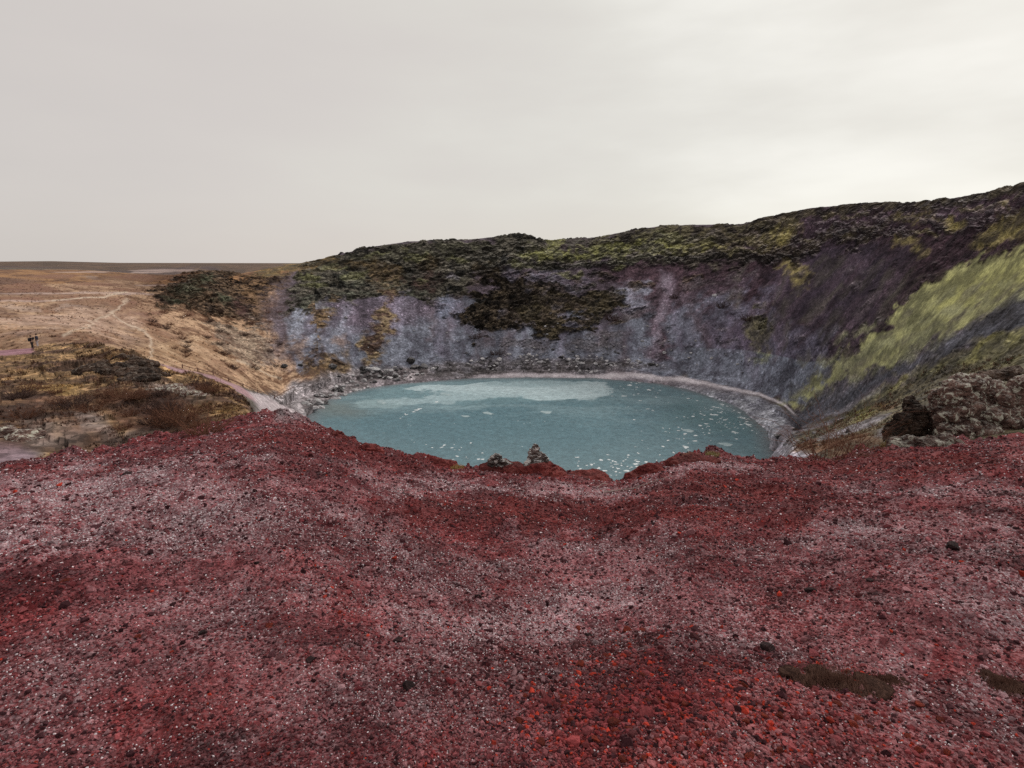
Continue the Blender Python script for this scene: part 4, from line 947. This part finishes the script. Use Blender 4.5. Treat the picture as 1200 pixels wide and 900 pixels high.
def tussocks(name, lab, az0, az1, t0, t1, N, seed, hs=1.0):
    r = np.random.default_rng(seed); a_ = r.uniform(az0, az1, N)
    ra, rb = np.interp([t0, t1], ts, np.arange(NR)); t_ = np.interp(r.uniform(ra, rb, N), np.arange(NR), ts); p = surf(a_, t_)
    ri = np.interp(t_, ts, np.arange(NR)).round().astype(int); ci = np.interp(a_, az, np.arange(NC)).round().astype(int); c = CR[ri, ci]
    clump = fbm(p[:, 0], p[:, 1], wl=4, octv=3, seed=seed)
    ok = (c[:, 2] < .66*c[:, 0]) & ~((np.abs(a_+40.4) < 2.6) & (t_ > 6.6) & (t_ < 7.2)) & (SD[ri, ci] > 10) & (clump > -.25); p, c = p[ok], c[ok]; n = len(p)
    d = np.hypot(p[:, 0], p[:, 1]); h = np.clip(d/570*r.uniform(1.2, 3.4, n), .12, .6)*hs
    nb = 9; b = r.uniform(0, 6.28, (n, nb)); lean = r.uniform(.2, .9, (n, nb)); hh = h[:, None]*r.uniform(.5, 1.1, (n, nb)); off = r.normal(0, .28, (n, nb, 2))*h[:, None, None]
    w_ = h[:, None]*.10; V = np.empty((n, nb, 3, 3), F); bx, by = p[:, 0:1]+off[..., 0], p[:, 1:2]+off[..., 1]; z0 = p[:, 2:3]-.04*h[:, None]
    V[..., 0, 0] = bx - np.sin(b)*w_; V[..., 0, 1] = by + np.cos(b)*w_; V[..., 0, 2] = z0
    V[..., 1, 0] = bx + np.sin(b)*w_; V[..., 1, 1] = by - np.cos(b)*w_; V[..., 1, 2] = z0
    V[..., 2, 0] = bx + np.cos(b)*hh*lean; V[..., 2, 1] = by + np.sin(b)*hh*lean; V[..., 2, 2] = z0 + hh
    me = raw_mesh(name, V.reshape(-1, 3), np.arange(n*nb*3).reshape(-1, 3), 3)
    pick = r.random((n, 1)); cc = np.where(pick < .35, c*1.5, np.where(pick < .7, c*.5, np.array((.10, .05, .035))*r.uniform(.6, 1.6, (n, 1))))
    add_col(me, 'Col', np.clip(np.repeat(cc, nb*3, 0), 0, .8)); G_ = Mat('dry grass', .9, .1); G_.color(G_.attr('Col')); me.materials.append(G_.m)
    tag(link(bpy.data.objects.new(name, me)), lab, 'grass', kind='stuff')
tussocks('dry_grass', 'brown and straw tussock grass over the left mound and tan slope', -45, -20, 4.6, 7.1, 9000, 601)
tussocks('dry_grass', 'thin straw grass scattered over the tan slope and plain', -45, -20, 7.3, 11.0, 5000, 613, .6)
tussocks('dry_grass', 'brown grass on the near part of the mossy right slope', 21, 46, 4.6, 9.2, 8000, 607)
def moss_clump(x, y, w, lab, seed):
    p = spot(x, y); root = bpy.data.objects.new('moss_clump', None); link(root); root.location = p; tag(root, lab, 'moss'); r = random.Random(seed)
    m_ = Mat('moss body', .97, .05); m_.color(m_.mix((.035,.018,.015), (.12,.065,.05), m_.ramp(m_.noise(45, 5, .8), [(.38, 0.0), (.62, 1.0)]))); m_.bump(m_.noise(90, 4, .8), 1, .02)
    vs, fs_, off = [], [], 0
    for k in range(16):
        v, f = rock_shape(3, seed+k, 1, .8, .22); q = w*r.uniform(.16, .38); v = v*q + np.array([r.gauss(0, w*.5), r.gauss(0, w*.32), -.06*q]); vs.append(v); fs_.append(f+off); off += len(v)
    o = link(bpy.data.objects.new('cushion', mesh_from('cushion', np.concatenate(vs), np.concatenate(fs_), m_.m))); o.parent = root
    tv, tf = [], []
    for i in range(2200):
        a, d = r.uniform(0, 6.28), abs(r.gauss(0, .55)); x_, y_ = math.cos(a)*d*w*1.1, math.sin(a)*d*w*.75; h = w*r.uniform(.04, .16)*(1.2-min(d, 1)); b_ = r.uniform(0, 6.28); l_ = h*r.uniform(.3, 1.4); z0 = w*.06*max(0, 1-d)
        k = len(tv); q = .0016; tv += [(x_-q, y_, z0-.01), (x_+q, y_, z0-.01), (x_+math.cos(b_)*l_, y_+math.sin(b_)*l_, z0+h)]; tf.append((k, k+1, k+2))
    o = link(bpy.data.objects.new('stems', mesh_from('stems', np.array(tv), np.array(tf), PM_MOSS))); o.parent = root; o.location.z = .012
moss_clump(980, 797, .20, 'brown mossy clump lying on the red gravel at the lower right', 81)
moss_clump(1042, 787, .07, 'small brown tuft beside the larger mossy clump', 82)
moss_clump(1175, 790, .12, 'brown mossy lump at the right edge, lower corner', 83)
# a stick on the gravel
def stick(pts, r, mat, name, lab):
    bm = bmesh.new(); rings = []
    for i, q in enumerate(pts):
        rr = r*(1-.6*i/(len(pts)-1)); rings.append([bm.verts.new((q.x, q.y + math.cos(a)*rr, q.z + .03 + math.sin(a)*rr)) for a in (0, 1.57, 3.14, 4.71)])
    for a, b_ in zip(rings[:-1], rings[1:]):
        for k in range(4): bm.faces.new((a[k-1], b_[k-1], b_[k], a[k]))
    bm.faces.new(rings[0]); bm.faces.new(rings[-1][::-1])
    me = bpy.data.meshes.new(name); bm.to_mesh(me); bm.free(); me.materials.append(mat); tag(link(bpy.data.objects.new(name, me)), lab, 'stick')
STK = plantmat('grey wood', (.42,.32,.30), (.26,.19,.18))
stick([spot(x, y) for x, y in ((708,577),(725,574),(742,573),(760,568),(788,563))], .018, STK, 'stick', 'thin pale stick lying on the gravel behind the lip notch')
stick([spot(x, y) for x, y in ((700,572),(706,568),(716,566),(722,562))], .016, STK, 'stick', 'short curved twig left of the long pale stick')

# low rope fence and wooden edging down the footpath
WD = plantmat('weathered wood', (.24,.13,.10), (.15,.09,.07))
def tube_mesh(name, pts, r, mat, n=6):
    bm = bmesh.new(); rings = []
    for i, q in enumerate(pts):
        d = (pts[min(i+1, len(pts)-1)] - pts[max(i-1, 0)]).normalized(); a = d.orthogonal().normalized(); b_ = d.cross(a)
        rings.append([bm.verts.new(q + (a*math.cos(k*6.283/n) + b_*math.sin(k*6.283/n))*r) for k in range(n)])
    for u_, w_ in zip(rings[:-1], rings[1:]):
        for k in range(n): bm.faces.new((u_[k-1], w_[k-1], w_[k], u_[k]))
    bm.faces.new(rings[0]); bm.faces.new(rings[-1][::-1])
    me = bpy.data.meshes.new(name); bm.to_mesh(me); bm.free(); me.materials.append(mat); return me
def fence(lab, pts):
    P = [spot(*q) for q in pts]; root = link(bpy.data.objects.new('path_fence', None)); root.location = P[0]; tag(root, lab, 'fence')
    for q in P:
        o = link(bpy.data.objects.new('post', tube_mesh('post', [Vector((0, 0, -.2)), Vector((0, 0, .35)), Vector((0, 0, .75))], .10, WD))); o.parent = root; o.location = q - P[0]
    line = []
    for a, b_ in zip(P[:-1], P[1:]):
        for s in range(6): line.append(a.lerp(b_, s/6) - P[0] + Vector((0, 0, .62 - .5*(s/6)*(1-s/6))))
    line.append(P[-1] - P[0] + Vector((0, 0, .62)))
    o = link(bpy.data.objects.new('rope', tube_mesh('rope', line, .07, WD))); o.parent = root
fence('low dark wooden rail along the upper side of the footpath down to the lake', [(214,432),(232,436),(250,440),(268,447),(285,454),(302,461),(322,466)])
fence('short dark rail climbing right from the lower end of the path', [(322,468),(333,461),(345,455)])

# ------------------------------------------------------------------ people
def skin_mesh(name, joints, edges, mat, sub=2):
    me = bpy.data.meshes.new(name); me.from_pydata([j[0] for j in joints], edges, [])
    o = link(bpy.data.objects.new('tmp', me)); md = o.modifiers.new('s', 'SKIN'); md.use_smooth_shade = True
    for i, j in enumerate(joints):
        q = me.skin_vertices[0].data[i]; q.radius = j[1] if isinstance(j[1], tuple) else (j[1], j[1]); q.use_root = (i == 0)
    s = o.modifiers.new('u', 'SUBSURF'); s.levels = sub; s.render_levels = sub
    m2 = bpy.data.meshes.new_from_object(o.evaluated_get(bpy.context.evaluated_depsgraph_get())); bpy.data.objects.remove(o)
    m2.materials.clear(); m2.materials.append(mat); return m2
def flatmat(name, c, r=.8): 
    M = Mat(name, r, .3); M.color(M.mix(tuple(q*.75 for q in c), tuple(min(1, q*1.2) for q in c), M.noise(14, 3))); return M.m
SKIN = flatmat('skin', (.5,.33,.26), .6); BLACK = flatmat('black cloth', (.018,.018,.022)); NAVY = flatmat('dark blue cloth', (.02,.022,.04)); GREYT = flatmat('pale grey cloth', (.45,.40,.42)); DGREY = flatmat('dark trousers', (.035,.033,.04)); HAIR = flatmat('brown hair', (.05,.03,.02)); BOOT = flatmat('boots', (.02,.018,.018))
def person(loc, rz, lab, jacket, trousers, raised, bag):
    root = link(bpy.data.objects.new('person', None)); root.location = loc; root.rotation_euler.z = rz; tag(root, lab, 'person')
    def hand(sd):
        return [(sd*.27, .02, .86), (sd*.29, .06, .80)] if not raised else [(sd*.10, .30, 1.48), (sd*.07, .36, 1.52)]
    J = [((0,0,.95),(.15,.11)), ((0,0,1.15),(.14,.10)), ((0,.0,1.36),(.17,.11)), ((0,.0,1.46),(.07,.06)), ((0,.015,1.55),(.055,.06)), ((0,.02,1.63),(.075,.095)), ((0,.01,1.71),(.07,.085))]
    Ed = [(0,1),(1,2),(2,3),(3,4),(4,5),(5,6)]
    for sd in (-1, 1):
        k = len(J); el = (sd*.26, -.03, 1.12) if not raised else (sd*.27, .12, 1.20); hd = hand(sd)
        J += [((sd*.18,0,1.39),.065), (el,.048), (hd[0],.034), (hd[1],.038)]
        Ed += [(2,k),(k,k+1),(k+1,k+2),(k+2,k+3)]
        k = len(J)
        J += [((sd*.09,0,.84),.09), ((sd*.10,.02,.48),.062), ((sd*.11,-.01,.10),.045), ((sd*.12,.10,.045),.042), ((sd*.12,.16,.035),.03)]
        Ed += [(0,k),(k,k+1),(k+1,k+2),(k+2,k+3),(k+3,k+4)]
    body = link(bpy.data.objects.new('body', skin_mesh('body', J, Ed, SKIN))); body.parent = root
    g_ = lambda r, e: tuple(q+e for q in r) if isinstance(r, tuple) else r+e
    jj = [0,1,2,3]; J2 = [(J[i][0], g_(J[i][1], .035)) for i in jj]; J2[0] = ((0,0,.86), (.185,.145)); E2 = [(0,1),(1,2),(2,3)]
    for b0 in (7, 16):
        k = len(J2); J2 += [(J[b0][0], .095), (J[b0+1][0], .078), (J[b0+2][0], .055)]; E2 += [(2,k),(k,k+1),(k+1,k+2)]
    o = link(bpy.data.objects.new('jacket', skin_mesh('jacket', J2, E2, jacket))); o.parent = root
    J3 = [((0,0,.93),(.17,.13))]; E3 = []
    for b0 in (11, 20):
        k = len(J3); J3 += [(J[b0][0], .11), (J[b0+1][0], .082), (J[b0+2][0], .066)]; E3 += [(0,k),(k,k+1),(k+1,k+2)]
    o = link(bpy.data.objects.new('trousers', skin_mesh('trousers', J3, E3, trousers))); o.parent = root
    for b0 in (13, 22):
        a = Vector(J[b0][0]); o = link(bpy.data.objects.new('boot', skin_mesh('boot', [(tuple(a+Vector((0,0,.06))),.06), (tuple(a-Vector((0,0,.04))),.062), (tuple(Vector(J[b0+1][0])),.056), (tuple(Vector(J[b0+2][0])),.045)], [(0,1),(1,2),(2,3)], BOOT))); o.parent = root
    v, f = ico(3); v = v*np.array([.098,.115,.10]) + np.array([0,-.012,1.695]); v[:, 1] = np.where((v[:, 1] > .05), .05+(v[:, 1]-.05)*.2, v[:, 1])
    o = link(bpy.data.objects.new('hair', mesh_from('hair', v, f, HAIR))); o.parent = root
    if bag:
        v, f = rock_shape(3, 9, 0, .05, 1); v = np.clip(v, -.7, .7)*np.array([.2,.13,.3]) + np.array([0,-.22,1.22])
        tag(link(bpy.data.objects.new('backpack', mesh_from('backpack', v, f, BLACK))), None, None).parent = root
pa = spot(39, 409.5); pb = spot(43.5, 410)
def stand(px, d, **kw):
    a_ = math.radians(ray(px, 409)[0]); x, y = d*math.sin(a_), d*math.cos(a_); return Vector((x, y, ground_z(x, y) - .01))
person(stand(38.3, 95), math.radians(-30), 'standing person in a black jacket with arms raised to the face, left of two', BLACK, DGREY, True, True)
person(stand(44.9, 94.8), math.radians(110), 'standing person in a dark jacket and pale trousers, right of two walkers', NAVY, GREYT, False, False)

# ------------------------------------------------------------------ sky and light
SUN_AZ, SUN_EL = 42.0, 34.0
w = bpy.data.worlds.new('World'); sc.world = w; w.use_nodes = True
nt = w.node_tree; n, l = nt.nodes, nt.links
bg = n['Background']; bg.inputs['Strength'].default_value = .1
sky = n.new('ShaderNodeTexSky'); sky.sky_type = 'NISHITA'; sky.sun_disc = False
sky.sun_elevation = math.radians(SUN_EL); sky.sun_rotation = math.radians(SUN_AZ)
tc = n.new('ShaderNodeTexCoord')
nrm = n.new('ShaderNodeVectorMath'); nrm.operation = 'NORMALIZE'; l.new(tc.outputs['Generated'], nrm.inputs[0])
dot = n.new('ShaderNodeVectorMath'); dot.operation = 'DOT_PRODUCT'
sa, se = math.radians(48), math.radians(24)
dot.inputs[1].default_value = (math.sin(sa)*math.cos(se), math.cos(sa)*math.cos(se), math.sin(se)); l.new(nrm.outputs[0], dot.inputs[0])
mp = n.new('ShaderNodeMapping'); mp.inputs['Scale'].default_value = (1.3, 1.3, 4.5); l.new(nrm.outputs[0], mp.inputs[0])
nz_ = n.new('ShaderNodeTexNoise'); nz_.inputs['Scale'].default_value = 1.5; nz_.inputs['Detail'].default_value = 5; nz_.inputs['Roughness'].default_value = .5; l.new(mp.outputs[0], nz_.inputs['Vector'])
ma = n.new('ShaderNodeMath'); ma.operation = 'MULTIPLY_ADD'; ma.inputs[1].default_value = .85; l.new(nz_.outputs['Fac'], ma.inputs[0]); sb = n.new('ShaderNodeMath'); sb.operation = 'SUBTRACT'; sb.inputs[1].default_value = .31; l.new(dot.outputs['Value'], sb.inputs[0]); l.new(sb.outputs[0], ma.inputs[2])
rp = n.new('ShaderNodeValToRGB'); msc = n.new('ShaderNodeMath'); msc.operation = 'MULTIPLY'; msc.inputs[1].default_value = .84; l.new(ma.outputs[0], msc.inputs[0]); l.new(msc.outputs[0], rp.inputs['Fac'])
stops = [(0.0, (5.7,5.35,5.1)), (.26, (6.2,5.75,5.45)), (.54, (6.5,6.1,5.7)), (.78, (6.95,6.75,6.15)), (.97, (9.2,9.0,8.4))]
rp.color_ramp.interpolation = 'B_SPLINE'
e = rp.color_ramp.elements
while len(e) < len(stops): e.new(.5)
rp.color_ramp.interpolation = 'B_SPLINE'
for q, (p_, c_) in zip(e, stops): q.position = p_; q.color = (*[v_/10 for v_ in c_], 1)
mx = n.new('ShaderNodeMix'); mx.data_type = 'RGBA'; mx.inputs[0].default_value = .94
l.new(sky.outputs[0], mx.inputs[6]); scv = n.new('ShaderNodeVectorMath'); scv.operation = 'SCALE'; scv.inputs['Scale'].default_value = 10; l.new(rp.outputs[0], scv.inputs[0]); l.new(scv.outputs[0], mx.inputs[7]); l.new(mx.outputs[2], bg.inputs['Color'])
sd_ = bpy.data.lights.new('sun', 'SUN'); sd_.energy = 1.5; sd_.angle = math.radians(11); sd_.color = (1, .95, .88)
so = link(bpy.data.objects.new('sun', sd_))
dv = Vector((math.sin(math.radians(SUN_AZ))*math.cos(math.radians(SUN_EL)), math.cos(math.radians(SUN_AZ))*math.cos(math.radians(SUN_EL)), math.sin(math.radians(SUN_EL))))
so.rotation_euler = dv.to_track_quat('Z', 'Y').to_euler(); so.location = (0, 0, 80)

cam = bpy.data.cameras.new('camera'); cam.sensor_width = 36; cam.lens = 36*FPX/1200; cam.clip_start = .05; cam.clip_end = 30000
co_ = link(bpy.data.objects.new('camera', cam)); co_.location = (0, 0, EYE); co_.rotation_euler = (math.pi/2 - TH, 0, 0); sc.camera = co_
sc.view_settings.view_transform = 'Standard'; sc.view_settings.look = 'None'; sc.view_settings.exposure = .1; sc.view_settings.gamma = 1
sc.cycles.use_denoising = False
sc.cycles.max_bounces = 5; sc.cycles.diffuse_bounces = 3
